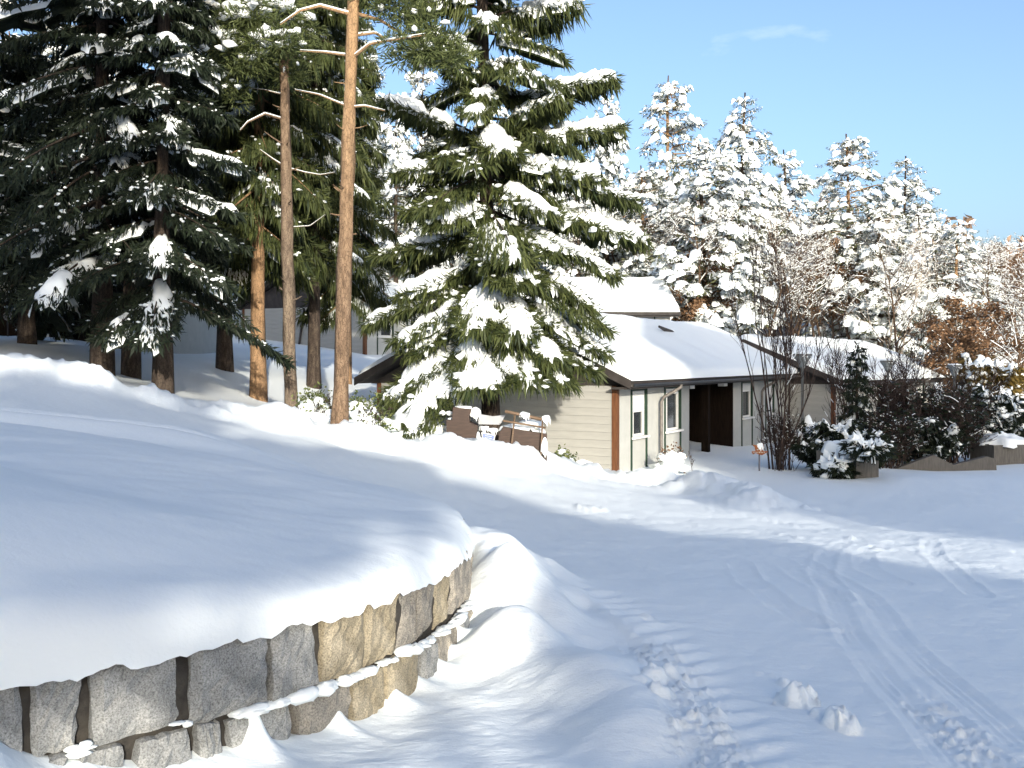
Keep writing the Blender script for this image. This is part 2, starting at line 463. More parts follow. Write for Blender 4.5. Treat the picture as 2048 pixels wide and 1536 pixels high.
BC = np.array([-3.6, 6.7]); BR = 3.33       # the round bed
berm = np.array([W(*c)[:2] for c in [(-500, 640, 15), (0, 712, 17), (200, 742, 17.5), (330, 775, 18), (480, 812, 18.5), (620, 848, 19), (850, 882, 19.3), (1000, 897, 20.2), (1150, 930, 22.6), (1250, 950, 24.2), (1330, 955, 24.2), (1420, 965, 22.6), (1500, 990, 20.2), (1540, 1015, 18.2)]])
TRK = [np.array([hit(*q) for q in t]) for t in (
    [(1560, 1130), (1660, 1190), (1700, 1270), (1745, 1335), (1800, 1400), (1862, 1470), (1905, 1530)],
    [(1600, 1120), (1740, 1200), (1800, 1280), (1860, 1340), (1960, 1420), (2040, 1490)],
    [(1790, 1080), (1690, 1088), (1655, 1110), (1640, 1150), (1680, 1200)],
    [(1850, 1090), (1760, 1095), (1725, 1112), (1735, 1140), (1800, 1170)],
    [(1860, 1085), (1865, 1110), (1905, 1150), (1960, 1190)],
    [(1480, 1130), (1500, 1165), (1560, 1210), (1640, 1250)],
    [(1150, 1015), (1400, 1050), (1700, 1090), (2048, 1150)],
    [(1150, 985), (1400, 1015), (1700, 1060), (2048, 1115)],
)]
CRUMB = np.array([hit(*q) for q in [(1270, 1270), (1330, 1360), (1385, 1450), (1430, 1536), (1470, 1600)]])
CRUMB2 = np.array([hit(*q) for q in [(1800, 1370), (1880, 1440), (1960, 1510), (2010, 1560)]])
EDGE = np.array([hit(*q) for q in [(1010, 1090), (1100, 1170), (1200, 1235), (1290, 1300), (1340, 1380), (1400, 1470), (1440, 1540), (1470, 1620)]])
LUMPS = [  # px, py, height, radius
    (1595, 1410, 0.085, 0.085), (1670, 1458, 0.065, 0.06), (1700, 1470, 0.04, 0.05), (1640, 1440, 0.03, 0.05), (1570, 1370, 0.03, 0.035), (1545, 1355, 0.014, 0.03), (1520, 1350, 0.012, 0.025),
    (1300, 1248, 0.02, 0.03), (1310, 1395, 0.05, 0.06), (1325, 1435, 0.04, 0.05), (1340, 1380, 0.04, 0.05), (1290, 1420, 0.03, 0.05), (1755, 1102, 0.05, 0.06), (1700, 1080, 0.04, 0.05), (1600, 1080, 0.04, 0.05), (1640, 1065, 0.03, 0.05), (1580, 1085, 0.03, 0.04),
    (1180, 1020, 0.06, 0.25),
]
LUMPS = [(*hit(a, b), h, r) for a, b, h, r in LUMPS]
WEDGE = [(ang_deg, 0.10 + 0.05 * math.sin(ang_deg * 3)) for ang_deg in (-41.5, -33.5, -26, -21.5, -17.5, -13.5, -10)]
PILE = [(0.0, 5.95, 0.30, 0.24), (-0.06, 6.75, 0.30, 0.34), (-0.06, 7.25, 0.26, 0.36), (-0.25, 7.9, 0.45, 0.5), (0.30, 5.55, 0.17, 0.34), (0.22, 6.5, 0.12, 0.35), (0.50, 5.15, 0.14, 0.28), (0.62, 4.75, 0.09, 0.25), (0.48, 4.55, 0.08, 0.22),
        (-2.05, 3.55, 0.22, 0.30), (-1.45, 3.95, -0.10, 0.50), (-0.95, 4.45, -0.04, 0.35), (-1.0, 8.9, 0.30, 0.6), (-2.0, 10.2, 0.25, 0.7)]
def bed_top(x, y):
    return 0.60 + 0.122 * np.clip(-(x + 0.3), 0, 5.5)
def back_mask(th):
    t = np.mod(th, 360.0)
    return sm(40, 85, t) * (1 - sm(200, 232, t))
def terrain(x, y):
    x = np.asarray(x, float); y = np.asarray(y, float)
    z = base_z(x, y)
    r = np.hypot(x, y)
    near = 1 - sm(30, 60, r)
    # plough ridge at the far side of the road
    d, sd, run = pl_dist(x, y, berm)
    lump = 0.75 + 0.9 * fbm(run * 0.8 + 3, sd * 0.7, 3, 5)
    wd = np.where(sd > 0, 0.75, 0.55)
    z = z + near * (0.34 * np.clip(lump, 0.15, 1.6) * np.exp(-(d / wd) ** 2))
    z = z + near * 0.30 * fbm(x * 1.5, y * 1.5, 4, 9) * np.exp(-(d / 1.0) ** 2)
    z = z + near * 0.13 * np.abs(fbm(x * 3.7, y * 3.7, 4, 15, 0.6)) * np.exp(-(d / 0.9) ** 2)
    # gentle undulation everywhere, finer near
    z = z + 0.10 * fbm(x * 0.22, y * 0.22, 3, 2) * sm(5, 16, r) + 1.2 * fbm(x * 0.05, y * 0.05, 4, 4) * sm(45, 110, r)
    z = z + 0.030 * fbm(x * 1.3, y * 1.3, 3, 1) * near
    # drift against the wall
    dr = np.hypot(x - BC[0], y - BC[1]) - BR
    inside = dr < 0
    th = np.degrees(np.arctan2(y - BC[1], x - BC[0]))
    z = z + 0.05 * np.exp(-np.clip(dr, 0, 9) / 0.3) * (0.6 + 1.6 * fbm(th * 0.16, dr * 2, 2, 8)) * (r < 14)
    for wa, wh in WEDGE:
        z = z + wh * np.exp(-((th - wa) / 0.9) ** 2) * np.exp(-np.clip(dr, 0, 9) / 0.10) * (dr > -0.06) * (r < 14)
    for a, b, h, s in PILE:
        q = ((x - a) ** 2 + (y - b) ** 2) / (s * s) * (1 + 0.5 * fbm(x * 3, y * 3, 2, 6))
        z = z + h * np.exp(-0.7 * q - 0.12 * q * q)
    # scoops beside the edge of the cleared strip
    d, sd, run = pl_dist(x, y, EDGE)
    z = z + 0.035 * np.exp(-(np.where(sd > 0, d / 0.45, d / 0.06)) ** 2) * (r < 12)
    sc_m = np.exp(-((d - 0.16) / 0.16) ** 2) * (sd > 0) * sm(3.0, 3.4, run) * 1.0
    z = z + 0.013 * sc_m * np.sin(run * 2 * np.pi / 0.21 + 2.5 * sd * 6 + 2 * fbm(x * 3, y * 3, 2, 3))
    bk = back_mask(th) * (r < 25)
    bm_ = bk * np.exp(-(np.clip(dr, 0, 99) / 1.7) ** 2)
    tgt = bed_top(x, y) + 0.012 - 0.5 * np.clip(-dr, 0, 0.8)
    z = np.where(inside, np.minimum(z, 0.25), z)
    z = z * (1 - bm_) + tgt * bm_
    # tyre tracks
    for i, t in enumerate(TRK):
        d, sd, run = pl_dist(x, y, t)
        w_ = 0.085 if i < 2 else 0.10
        mk = (1 - sm(w_ * 0.75, w_ * 1.15, d)) * sm(0, 0.5, run)
        a = 0.7 if i < 2 else 0.7
        z = z - a * mk * (0.010 + 0.007 * np.cos(sd * 2 * np.pi / 0.042) + 0.004 * np.sin(run * 2 * np.pi / 0.05)) * (0.7 + 0.9 * vn(run * 2, sd, 4 + i))
        z = z + a * 0.009 * np.exp(-((d - w_ * 1.2) / 0.03) ** 2)
    for t, w_ in ((CRUMB, 0.17), (CRUMB2, 0.13)):
        d, sd, run = pl_dist(x, y, t)
        mk = np.exp(-(d / w_) ** 4) * sm(0, 0.6, run)
        c = fbm(x * 22, y * 22, 3, 12, 0.6)
        z = z + mk * (-0.014 + 0.050 * np.abs(c) + 0.015 * c)
    # churned lit surface of the road
    rd = near * sm(8, 11, y) * (1 - sm(22, 30, y)) * sm(-4, 0, x)
    z = z + rd * 0.022 * np.clip(fbm(x * 3.0, y * 3.0, 4, 14, 0.6), -0.3, 1) + 0.008 * fbm(x * 9, y * 9, 3, 20) * (1 - sm(12, 20, r))
    for a, b, h, s in LUMPS:
        q = ((x - a) ** 2 + (y - b) ** 2) / (s * s) * (1 + 1.2 * fbm(x * 18, y * 18, 3, 7))
        z = z + h * np.clip(1.25 - q, 0, 1) ** 0.6 * (1 + 0.5 * fbm(x * 25, y * 25, 3, 17))
    return z

def build_ground():
    rr = [2.2]
    while rr[-1] < 420:
        q = rr[-1]; rr.append(q + min(max(q * q * 2.7 / (EYE * F), 0.008), 0.018 * q))
    rr = np.array(rr)
    fine = np.radians(np.linspace(-30, 30, 440))
    rest = np.radians(np.linspace(30, 330, 60)[1:-1])
    th = np.concatenate([fine, rest])
    Rg, Tg = np.meshgrid(rr, th, indexing='ij')
    x = Rg * np.sin(Tg); y = Rg * np.cos(Tg)
    z = terrain(x, y)
    n = len(th); m_ = len(rr)
    i = np.arange(m_ - 1)[:, None] * n; j = np.arange(n)[None]; k = (j + 1) % n
    f = np.stack([i + j, i + k, i + n + k, i + n + j], -1).reshape(-1, 4)[:, ::-1]
    v = np.stack([x, y, z], -1).reshape(-1, 3)
    c = len(v)
    v = np.vstack([v, [[0, 0, float(terrain(np.array([0.0]), np.array([0.0]))[0])]]])
    cap = np.stack([np.full(n, c), np.arange(n), (np.arange(n) + 1) % n], -1)[:, ::-1]
    o = link('ground', raw_mesh('ground', v, [f, cap]), M['snow'])
    tag(o, 'snow covered ground with the cleared road curving past the houses', 'ground', kind='structure')
build_ground()
def gz(x, y):
    return float(terrain(np.array([float(x)]), np.array([float(y)]))[0])

# ------------------------------------------------------------------ round bed: stone retaining wall and its snow
def stone_mesh(w, h, dep, seed):
    """rough hewn block, outer face towards +x local, centred on y, z from 0"""
    rg = np.random.default_rng(seed)
    ny, nz = 9, 9
    ys = np.linspace(-1, 1, ny); zs = np.linspace(-1, 1, nz)
    Y, Z = np.meshgrid(ys, zs, indexing='ij')
    ed = np.maximum(np.abs(Y), np.abs(Z))
    bulge = dep + 0.005 * rg.standard_normal(Y.shape) - 0.016 * (ed > 0.95) + 0.006 * (1 - ed) + rg.uniform(-0.012, 0.012) * Y + rg.uniform(-0.012, 0.012) * Z
    corner = [rg.uniform(-0.02, 0.02, 2) for _ in range(4)]
    oy = np.zeros_like(Y); oz = np.zeros_like(Y)
    for (sy, sz), cvec in zip(((-1, -1), (1, -1), (1, 1), (-1, 1)), corner):
        wgt = (1 + sy * Y) * (1 + sz * Z) / 4
        oy += wgt * cvec[0]; oz += wgt * cvec[1]
    j = 0.005
    P = np.stack([bulge, Y * w / 2 * (1 - 0.0 * ed) + oy + rg.uniform(-j, j, Y.shape), Z * h / 2 + oz + rg.uniform(-j, j, Y.shape)], -1)
    B = P.copy(); B[..., 0] = -0.12; B[..., 1] *= 1.0; 
    idx = np.arange(ny * nz).reshape(ny, nz)
    f = [np.stack([idx[:-1, :-1], idx[1:, :-1], idx[1:, 1:], idx[:-1, 1:]], -1).reshape(-1, 4)]
    ring = np.concatenate([idx[:, 0], idx[-1, 1:], idx[-2::-1, -1], idx[0, -2:0:-1]])
    nb = len(ring)
    v = P.reshape(-1, 3); b0 = len(v)
    vm = P.reshape(-1, 3)[ring].copy(); vm[:, 0] -= 0.035; vm[:, 1] *= 1.02; vm[:, 2] = vm[:, 2] * 1.02
    vb = vm.copy(); vb[:, 0] = -0.12
    v = np.vstack([v, vm, vb])
    a = ring; b = b0 + np.arange(nb); c = b + nb
    f.append(np.stack([a, np.roll(a, -1), np.roll(b, -1), b], -1)[:, ::-1])
    f.append(np.stack([b, np.roll(b, -1), np.roll(c, -1), c], -1)[:, ::-1])
    return raw_mesh('stone', v, f, smooth=False)

wall = empty('retaining_wall', (BC[0], BC[1], 0))
tag(wall, 'curved retaining wall of rough granite blocks holding the snowy bed', 'stone wall', kind='thing')
# mortar core ring
na = 120
ta = np.radians(np.linspace(-150, 95, na))
prof = [(BR - 0.055, -0.5), (BR - 0.055, 0.0), (BR - 0.03, 0.15), (BR - 0.032, 0.30), (BR - 0.034, 0.455), (BR - 0.45, 0.455)]
v = np.array([[r_ * math.cos(t_), r_ * math.sin(t_), z_] for t_ in ta for r_, z_ in prof])
v[:, :2] *= (1 + 0.004 * RNG.standard_normal((len(v), 1)))
npf = len(prof)
ii = (np.arange(na - 1)[:, None] * npf + np.arange(npf - 1)[None])
f = np.stack([ii, ii + npf, ii + npf + 1, ii + 1], -1).reshape(-1, 4)
link('mortar', raw_mesh('mortar', v, f), M['mortar'], wall)
def stones(z0, z1, edges, dep, seed, mats):
    for i, (a, b) in enumerate(zip(edges[:-1], edges[1:])):
        rg = np.random.default_rng(seed + i)
        am = (a + b) / 2
        w_ = math.radians(b - a) * BR - rg.uniform(0.018, 0.034) - (0.014 if am < -34 else 0.0)
        h_ = (z1 - z0) - rg.uniform(0.008, 0.03)
        o = link('stone', stone_mesh(w_, h_, dep + rg.uniform(-0.01, 0.012), seed + i * 7), mats(am, rg), wall)
        o.location = (BR * math.cos(math.radians(am)), BR * math.sin(math.radians(am)), (z0 + z1) / 2 + rg.uniform(-0.008, 0.008))
        o.rotation_euler = (rg.uniform(-0.03, 0.03), rg.uniform(-0.06, 0.03), math.radians(am))
def smat(am, rg):
    if am > -29: return M['granite_sunlit_tan'] if rg.random() < 0.3 else M['granite_mix'] if rg.random() < 0.7 else M['granite']
    if am > -34: return M['granite_sunlit_tan']
    return M['granite'] if rg.random() < 0.85 else M['granite_mix']
# block joints read off the photograph (degrees round the bed)
def ang(px):
    best = min(np.linspace(-75, 5, 1601), key=lambda a: abs((BC[0] + BR * math.cos(math.radians(a))) / (BC[1] + BR * math.sin(math.radians(a))) * F + 1024 - px))
    return float(best)
top_e = [ang(q) for q in (-190, -90, 48, 165, 365, 532, 640, 735, 800, 838, 872, 900, 920)]
e_l = list(np.arange(top_e[0] - 5.6 * 12, top_e[0] - 1, 5.6)); e_r = list(np.arange(top_e[-1] + 5.0, 92, 5.4))
stones(0.115, 0.455, e_l + top_e + e_r, 0.0, 300, smat)
bot_e = [ang(q) for q in (-120, 20, 130, 260, 390, 455, 590, 700, 770, 838, 868, 892, 915)]
e_l = list(np.arange(bot_e[0] - 5.6 * 12, bot_e[0] - 1, 5.6)); e_r = list(np.arange(bot_e[-1] + 5.0, 92, 5.4))
stones(-0.22, 0.10, e_l + bot_e + e_r, 0.022, 700, smat)
# snow lying on the ledge between the courses and in the joints
a_ = Acc()
rg = np.random.default_rng(4)
for t_, big in [(q, (0.35 + 1.1 * rg.random()) * (1 if vn(q * 0.5, 0.3, 2) > -0.22 else 0.3)) for q in np.linspace(-33, -4, 75) if rg.random() < 0.8] + [(q, 0.5 + 0.7 * rg.random()) for q in np.linspace(-42, -34, 22)] + [(ang(q) + rg.uniform(-.3, .3), 0.75) for q in (158, 160, 170, 352, 372, 536, 150, 475, 490, 505, 520, 540, 560, 575, 590, 620, 640, 655, 670, 690)]:
    zz = 0.105 if t_ > -44 else rg.uniform(0.10, 0.15)
    rad = BR + rg.uniform(-0.01, 0.035)
    s_ = np.array([0.032, 0.03 + 0.04 * rg.random(), 0.007 + 0.015 * rg.random()]) * big * (1.35 if -43 < t_ < -34 else 1.0)
    u_ = np.linspace(0, np.pi, 6); w_ = np.linspace(0, 2 * np.pi, 9)[:-1]
    sp = np.array([[math.sin(a) * math.cos(b), math.sin(a) * math.sin(b), math.cos(a)] for a in u_ for b in w_])
    sp *= 1 + 0.25 * rg.standard_normal((len(sp), 1)) * 0.5
    sp = sp * s_
    c_, s__ = math.cos(math.radians(t_)), math.sin(math.radians(t_))
    vv = np.stack([sp[:, 0] * c_ - sp[:, 1] * s__ + rad * c_, sp[:, 0] * s__ + sp[:, 1] * c_ + rad * s__, sp[:, 2] + zz], -1)
    ii = (np.arange(5)[:, None] * 8 + np.arange(8)[None]); jj = (np.arange(5)[:, None] * 8 + (np.arange(8)[None] + 1) % 8)
    a_.add(vv, np.stack([ii, ii + 8, jj + 8, jj], -1).reshape(-1, 4))
o = link('ledge_snow', a_.mesh('ledge_snow'), M['snow_soft'], wall); o['kind'] = 'stuff'

def build_bed():
    nr, nt = 130, 520
    fine = np.radians(np.linspace(-85, 70, 320)); rest = np.radians(np.linspace(70, 275, 82)[1:-1])
    th = np.concatenate([fine, rest]); nt = len(th)
    # radial parameter: distance in from the rim; first rows are the hanging lip
    u = np.concatenate([[0.0, 0.012, 0.03, 0.055, 0.085, 0.12, 0.16], np.linspace(0.21, BR - 0.02, 80)])
    U, T = np.meshgrid(u, th, indexing='ij')
    Rr = BR - U
    x = BC[0] + Rr * np.cos(T); y = BC[1] + Rr * np.sin(T)
    s_arc = T * BR
    prof = 0.13 * (1 - np.exp(-U / 0.06)) + 0.03 * (1 - np.exp(-U / 0.5))
    fat = 1 + 0.9 * (1 - sm(math.radians(-75), math.radians(-20), T))
    bmk = back_mask(np.degrees(T))
    z = 0.44 + prof * fat
    z = z + 0.122 * np.clip(-(x + 0.3), 0, 5.5) * sm(0, 1.3, U)
    z = z + 0.05 * fbm(x * 0.9, y * 0.9, 3, 21) * sm(0.05, 0.6, U) + 0.010 * fbm(x * 4, y * 4, 3, 22)
    z = z * (1 - bmk * sm(1.2, 0.0, U)) + (bed_top(x, y) + 0.0) * bmk * sm(1.2, 0.0, U)
    z = z + 0.007 * fbm(x * 2.0 + y * 1.2, y * 6 - x * 3, 3, 28) * sm(0.0, 0.3, U)
    # rim: overhang and ragged lower edge
    bul = 0.018 + 0.03 * fbm(s_arc * 2.2, U * 0, 2, 24)
    out = bul * np.sin(np.clip(U / 0.11, 0, 1) * np.pi)
    x = x + out * np.cos(T); y = y + out * np.sin(T)
    rag = 0.030 + 0.03 * fbm(s_arc * 2.0, U * 0 + 1, 2, 25) + 0.045 * fbm(s_arc * 9, U * 0 + 2, 4, 26, 0.65)
    z = z - (1 - bmk) * np.clip(rag, -0.01, 0.12) * np.exp(-U / 0.02) - bmk * 0.06 * np.exp(-U / 0.03)
    x = x + 0.03 * np.exp(-U / 0.02) * np.cos(T); y = y + 0.03 * np.exp(-U / 0.02) * np.sin(T)
    z = z + 0.012 * fbm(s_arc * 9, z * 9, 3, 27) * np.exp(-U / 0.15)
    m_ = len(u)
    i = np.arange(m_ - 1)[:, None] * nt; j = np.arange(nt)[None]; k = (j + 1) % nt
    f = np.stack([i + j, i + k, i + nt + k, i + nt + j], -1).reshape(-1, 4)
    v = np.stack([x, y, z], -1).reshape(-1, 3)
    c = len(v); v = np.vstack([v, [[BC[0], BC[1], z[-1].mean()]]])
    last = (m_ - 1) * nt
    cap = np.stack([last + np.arange(nt), last + (np.arange(nt) + 1) % nt, np.full(nt, c)], -1)
    o = link('snow_bank', raw_mesh('snow_bank', v, [f, cap]), M['snow_soft'])
    tag(o, 'smooth thick snow mounded on the round stone-walled bed', 'snow', kind='structure')
build_bed()

# ------------------------------------------------------------------ houses
def roof_snow(x0, x1, y0, y1, ze, zr, T, seed, parent, nx=70, ny=44, bare=None):
    """snow blanket over a gable roof, ridge along local x"""
    a = np.linspace(0, 1, nx); a = a + 0.04 * np.sin(2 * np.pi * a) * -1 * 0.8
    b = np.linspace(-1, 1, ny); b = np.sign(b) * (1 - (1 - np.abs(b)) ** 1.25)
    A, B = np.meshgrid(a, b, indexing='ij')
    ym = (y0 + y1) / 2; hw = (y1 - y0) / 2
    x = x0 + A * (x1 - x0); y = ym + B * hw
    ab = np.sqrt(B * B + 0.0018)
    zb = zr + (ze - zr) * ab
    de = np.minimum(np.minimum(x - x0, x1 - x), np.minimum(y - y0, y1 - y))
    rnd = np.sqrt(np.clip(1 - (1 - np.clip(de / 0.28, 0, 1)) ** 2, 0, 1))
    t = T * (0.06 + 0.94 * rnd) * (1 + 0.35 * fbm(x * 0.6, y * 0.6, 3, seed)) + 0.02 * fbm(x * 2.5, y * 2.5, 2, seed + 1) * rnd
    ov = 0.06 * np.sin(np.pi * np.clip(de / 0.20, 0, 1)) * (1 + fbm(x * 0.9, y * 0.9, 2, seed + 2))
    y = np.where(B < 0, y - ov * (np.abs(B) > 0.9), y + ov * (np.abs(B) > 0.9))
    z = zb + t
    idx = np.arange(nx * ny).reshape(nx, ny)
    f = np.stack([idx[:-1, :-1], idx[1:, :-1], idx[1:, 1:], idx[:-1, 1:]], -1).reshape(-1, 4)
    o = link('roof_snow', raw_mesh('roof_snow', np.stack([x, y, z], -1).reshape(-1, 3), f), M['snow_soft'], parent)
    o['kind'] = 'stuff'
    return o

def house(loc, rz, L, Wd, wall_h, rise, label, front, gable='boards', snow_t=0.26, ovh=0.5, ovg=0.35, board=0.2, base_drop=0.6, seed=1):
    """origin: near front corner at floor level; local x along the front, local y into the gable depth.
    front: list of (kind, s0, s1) along x"""
    h = empty('house', loc, rz)
    tag(h, label, 'house')
    core = 0.14
    # core walls, broken at the porch
    porch = [e for e in front if e[0] == 'porch']
    cuts = [0.14]
    for e in porch: cuts += [e[1], e[2]]
    cuts += [L - 0.02]
    for i in range(0, len(cuts) - 1):
        ins = i % 2 == 1
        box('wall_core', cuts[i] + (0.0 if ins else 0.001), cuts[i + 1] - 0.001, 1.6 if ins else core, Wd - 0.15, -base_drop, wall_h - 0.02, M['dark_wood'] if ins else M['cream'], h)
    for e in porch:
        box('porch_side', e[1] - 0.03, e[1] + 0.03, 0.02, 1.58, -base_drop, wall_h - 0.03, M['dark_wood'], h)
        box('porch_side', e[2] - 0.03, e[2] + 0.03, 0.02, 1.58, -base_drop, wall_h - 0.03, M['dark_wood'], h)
        box('porch_step', e[1] + 0.04, e[2] - 0.04, -0.15, 1.58, -base_drop, 0.06, M['concrete'], h)
        xm = e[1] + (e[2] - e[1]) * 0.40
        box('porch_post', xm - 0.11, xm + 0.11, -0.02, 0.20, 0.07, wall_h - 0.04, M['dark_wood'], h)
        d_ = box('door', e[2] - 1.25, e[2] - 0.3, 1.53, 1.595, 0.07, 2.05, M['dark_wood'], h)
        box('handle', e[2] - 1.16, e[2] - 1.06, 1.48, 1.525, 1.0, 1.05, M['zinc'], d_)
        box('porch_lamp', e[1] + 0.35, e[1] + 0.75, 0.10, 0.3, wall_h - 0.22, wall_h - 0.08, M['white_pvc'], h)
        box('porch_lamp', e[2] - 0.75, e[2] - 0.35, 0.10, 0.3, wall_h - 0.22, wall_h - 0.08, M['white_pvc'], h)
    # gable end: horizontal boards (or a plain panel when far)
    if gable == 'boards':
        z = -base_drop; k = 0
        bm = raw_mesh('board', box_v(0, 0.13, 0.12, Wd - 0.12, 0.0, board - 0.004), BOXF, smooth=False)
        while z < wall_h - 0.02:
            hh = min(board, wall_h - z)
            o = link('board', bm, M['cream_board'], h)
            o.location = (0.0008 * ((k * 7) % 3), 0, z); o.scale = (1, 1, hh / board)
            z += board; k += 1
    else:
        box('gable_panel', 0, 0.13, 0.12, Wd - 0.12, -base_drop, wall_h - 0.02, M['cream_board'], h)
    for yy in (-0.02, Wd - 0.12):
        box('corner_post', -0.02, 0.14, yy, yy + 0.138, -base_drop, wall_h - 0.003, M['brown_wood'], h)
    # front: panels, battens and windows
    for e in front:
        k, a, b = e[:3]
        if k == 'panel':
            box('panel', a + 0.002, b - 0.002, 0.012, core - 0.002, -base_drop, wall_h - 0.012, M['cream'], h)
        elif k == 'brown':
            box('panel', a + 0.002, b - 0.002, 0.012, core - 0.002, -base_drop, wall_h - 0.012, M['brown_wood'], h)
        elif k == 'window':
            sill, head = e[3], e[4]
            box('panel', a + 0.03, b - 0.03, 0.016, core - 0.002, -base_drop, sill - 0.06, M['cream'], h)
            if head < wall_h - 0.1:
                box('panel', a + 0.03, b - 0.03, 0.018, core - 0.002, head + 0.03, wall_h - 0.014, M['cream'], h)
            for q in (a, b):
                box('batten', q - 0.03, q + 0.03, -0.022, core - 0.004, -base_drop, wall_h - 0.008, M['green_batten'], h)
            w_ = box('window', a + 0.031, b - 0.031, 0.10, 0.134, sill - 0.06, head + 0.03, M['white_pvc'], h)
            fr = 0.09
            g0, g1 = sill + 0.06, head - 0.06
            box('pane', a + 0.03 + fr, b - 0.03 - fr, 0.088, 0.098, g0, g1, M['glass'], w_)
            box('frame', a + 0.031, a + 0.03 + fr, 0.05, 0.099, sill, head, M['white_pvc'], w_)
            box('frame', b - 0.03 - fr, b - 0.031, 0.05, 0.099, sill, head, M['white_pvc'], w_)
            box('frame', a + 0.031 + fr, b - 0.031 - fr, 0.052, 0.099, sill, g0, M['white_pvc'], w_)
            box('frame', a + 0.031 + fr, b - 0.031 - fr, 0.052, 0.099, g1, head, M['white_pvc'], w_)
            box('curtain', a + 0.03 + fr, a + 0.03 + fr + (b - a) * 0.22, 0.078, 0.0875, g0, g1, M['curtain'], w_)
            box('sill', a - 0.02, b + 0.02, -0.10, 0.049, sill - 0.055, sill - 0.002, M['white_pvc'], w_)
            box('lintel', a + 0.031, b - 0.031, 0.0, 0.096, head + 0.001, head + 0.05, M['green_batten'], w_)
            if len(e) > 5 and e[5] > 0:
                hh = (head - sill) * e[5]; n_ = max(3, int(hh / 0.06))
                v = []; f = []
                zz = np.linspace(head - hh, head, n_ * 2 + 1)
                for q, zq in enumerate(zz):
                    dy = 0.030 if q % 2 else 0.040
                    v += [[a + 0.06, dy, zq], [b - 0.06 - 0.02, dy, zq]]
                f = np.array([[2 * q, 2 * q + 1, 2 * q + 3, 2 * q + 2] for q in range(len(zz) - 1)])
                link('roller_shutter', raw_mesh('roller_shutter', np.array(v, float), f, smooth=False), M['shutter'], w_)
    # floor band
    # roof
    y0, y1 = -ovh, Wd + ovh; ym = Wd / 2
    sl = rise / (ym + ovh)
    ze = wall_h - 0.02; zr = ze + rise
    th = 0.14
    v = []
    for xx in (-ovg, L + ovg):
        v += [[xx, y0, ze], [xx, ym, zr], [xx, y1, ze], [xx, y0, ze + th], [xx, ym, zr + th], [xx, y1, ze + th]]
    f = [(0, 3, 4, 1), (1, 4, 5, 2), (6, 7, 10, 9), (7, 8, 11, 10), (0, 1, 7, 6), (1, 2, 8, 7), (3, 9, 10, 4), (4, 10, 11, 5), (0, 6, 9, 3), (2, 5, 11, 8)]
    me = bpy.data.meshes.new('roof'); me.from_pydata([tuple(q) for q in v], [], f); me.update()
    roof = link('roof', me, M['dark_fascia'], h)
    # verge boards with a paler metal cap on both gables
    for xx in (-ovg - 0.045, L + ovg + 0.005):
        for s_ in (0, 1):
            ya, yb = (y0 - 0.03, ym) if s_ == 0 else (ym, y1 + 0.03)
            za, zb = (ze, zr) if s_ == 0 else (zr, ze)
            vv = []
            for q in (xx, xx + 0.04):
                vv += [[q, ya, za - 0.05], [q, yb, zb - 0.05], [q, yb, zb + th + 0.03], [q, ya, za + th + 0.03]]
            me = bpy.data.meshes.new('verge_board')
            me.from_pydata([tuple(q) for q in vv], [], [(0, 1, 2, 3), (7, 6, 5, 4), (0, 4, 5, 1), (1, 5, 6, 2), (2, 6, 7, 3), (3, 7, 4, 0)]); me.update()
            link('verge_board', me, M['dark_fascia'], roof)
    # dark gable triangles above the wall
    for xx in (0.02, L - 0.10):
        me = bpy.data.meshes.new('gable_panel')
        vv = [[xx, y0 + 0.25, ze - 0.001], [xx, y1 - 0.25, ze - 0.001], [xx, ym, zr - 0.04]]
        vv += [[q[0] + 0.08, q[1], q[2]] for q in vv]
        me.from_pydata([tuple(q) for q in vv], [], [(0, 2, 1), (3, 4, 5), (0, 1, 4, 3), (1, 2, 5, 4), (2, 0, 3, 5)]); me.update()
        link('gable_panel', me, M['dark_fascia'], h)
    link('soffit_board', raw_mesh('soffit_board', box_v(-ovg + 0.01, L + ovg - 0.01, y0 + 0.02, 0.0, ze - 0.06, ze - 0.004), BOXF, smooth=False), M['dark_fascia'], h)
    # gutter along the front
    tube('gutter', [[-ovg + 0.02, y0 - 0.06, ze + 0.035], [L + ovg - 0.02, y0 - 0.06, ze + 0.03]], [0.045, 0.045], M['gutter'], h, 8)
    roof_snow(-ovg + 0.01, L + ovg - 0.01, y0 - 0.05, y1 + 0.05, ze + th, zr + th, snow_t, 30 + seed, roof)
    return h

def downpipe(h, s, wall_h, ovh=0.5, drop=0.4):
    tube('downpipe', [[s + 0.28, -ovh - 0.06, wall_h + 0.0], [s + 0.28, -ovh - 0.05, wall_h - 0.1], [s + 0.18, -ovh * 0.75, wall_h - 0.22], [s + 0.04, -0.16, wall_h - 0.36], [s, -0.09, wall_h - 0.5], [s, -0.09, -drop]], [0.045] * 6, M['zinc'], h, 8)

def ang_rz(vpx):
    a = math.atan2(vpx - 1024, F)         # heading of the house front, right of the view axis
    return math.pi / 2 - a
Z1 = -1.40
fr1 = [('panel', 0.14, 0.99), ('window', 0.99, 2.06, 1.02, 2.20, 0.47), ('panel', 2.09, 3.45), ('window', 3.48, 4.78, 1.02, 2.20, 0.13), ('panel', 4.81, 5.59),
       ('porch', 5.62, 10.1), ('panel', 10.13, 11.07), ('window', 11.1, 12.4, 1.02, 2.20, 0.25), ('panel', 12.43, 14.2), ('window', 14.25, 15.4, 1.02, 2.2, 0.9), ('panel', 15.43, 17.9)]
h1 = house((X(1233, 26), 26, Z1), ang_rz(2150), 18.0, 7.2, 2.36, 1.92, 'cream house with twin dark porch openings behind the tall snowy spruce', fr1, snow_t=0.22, seed=1)
downpipe(h1, 2.95, 2.36); downpipe(h1, 13.4, 2.36)
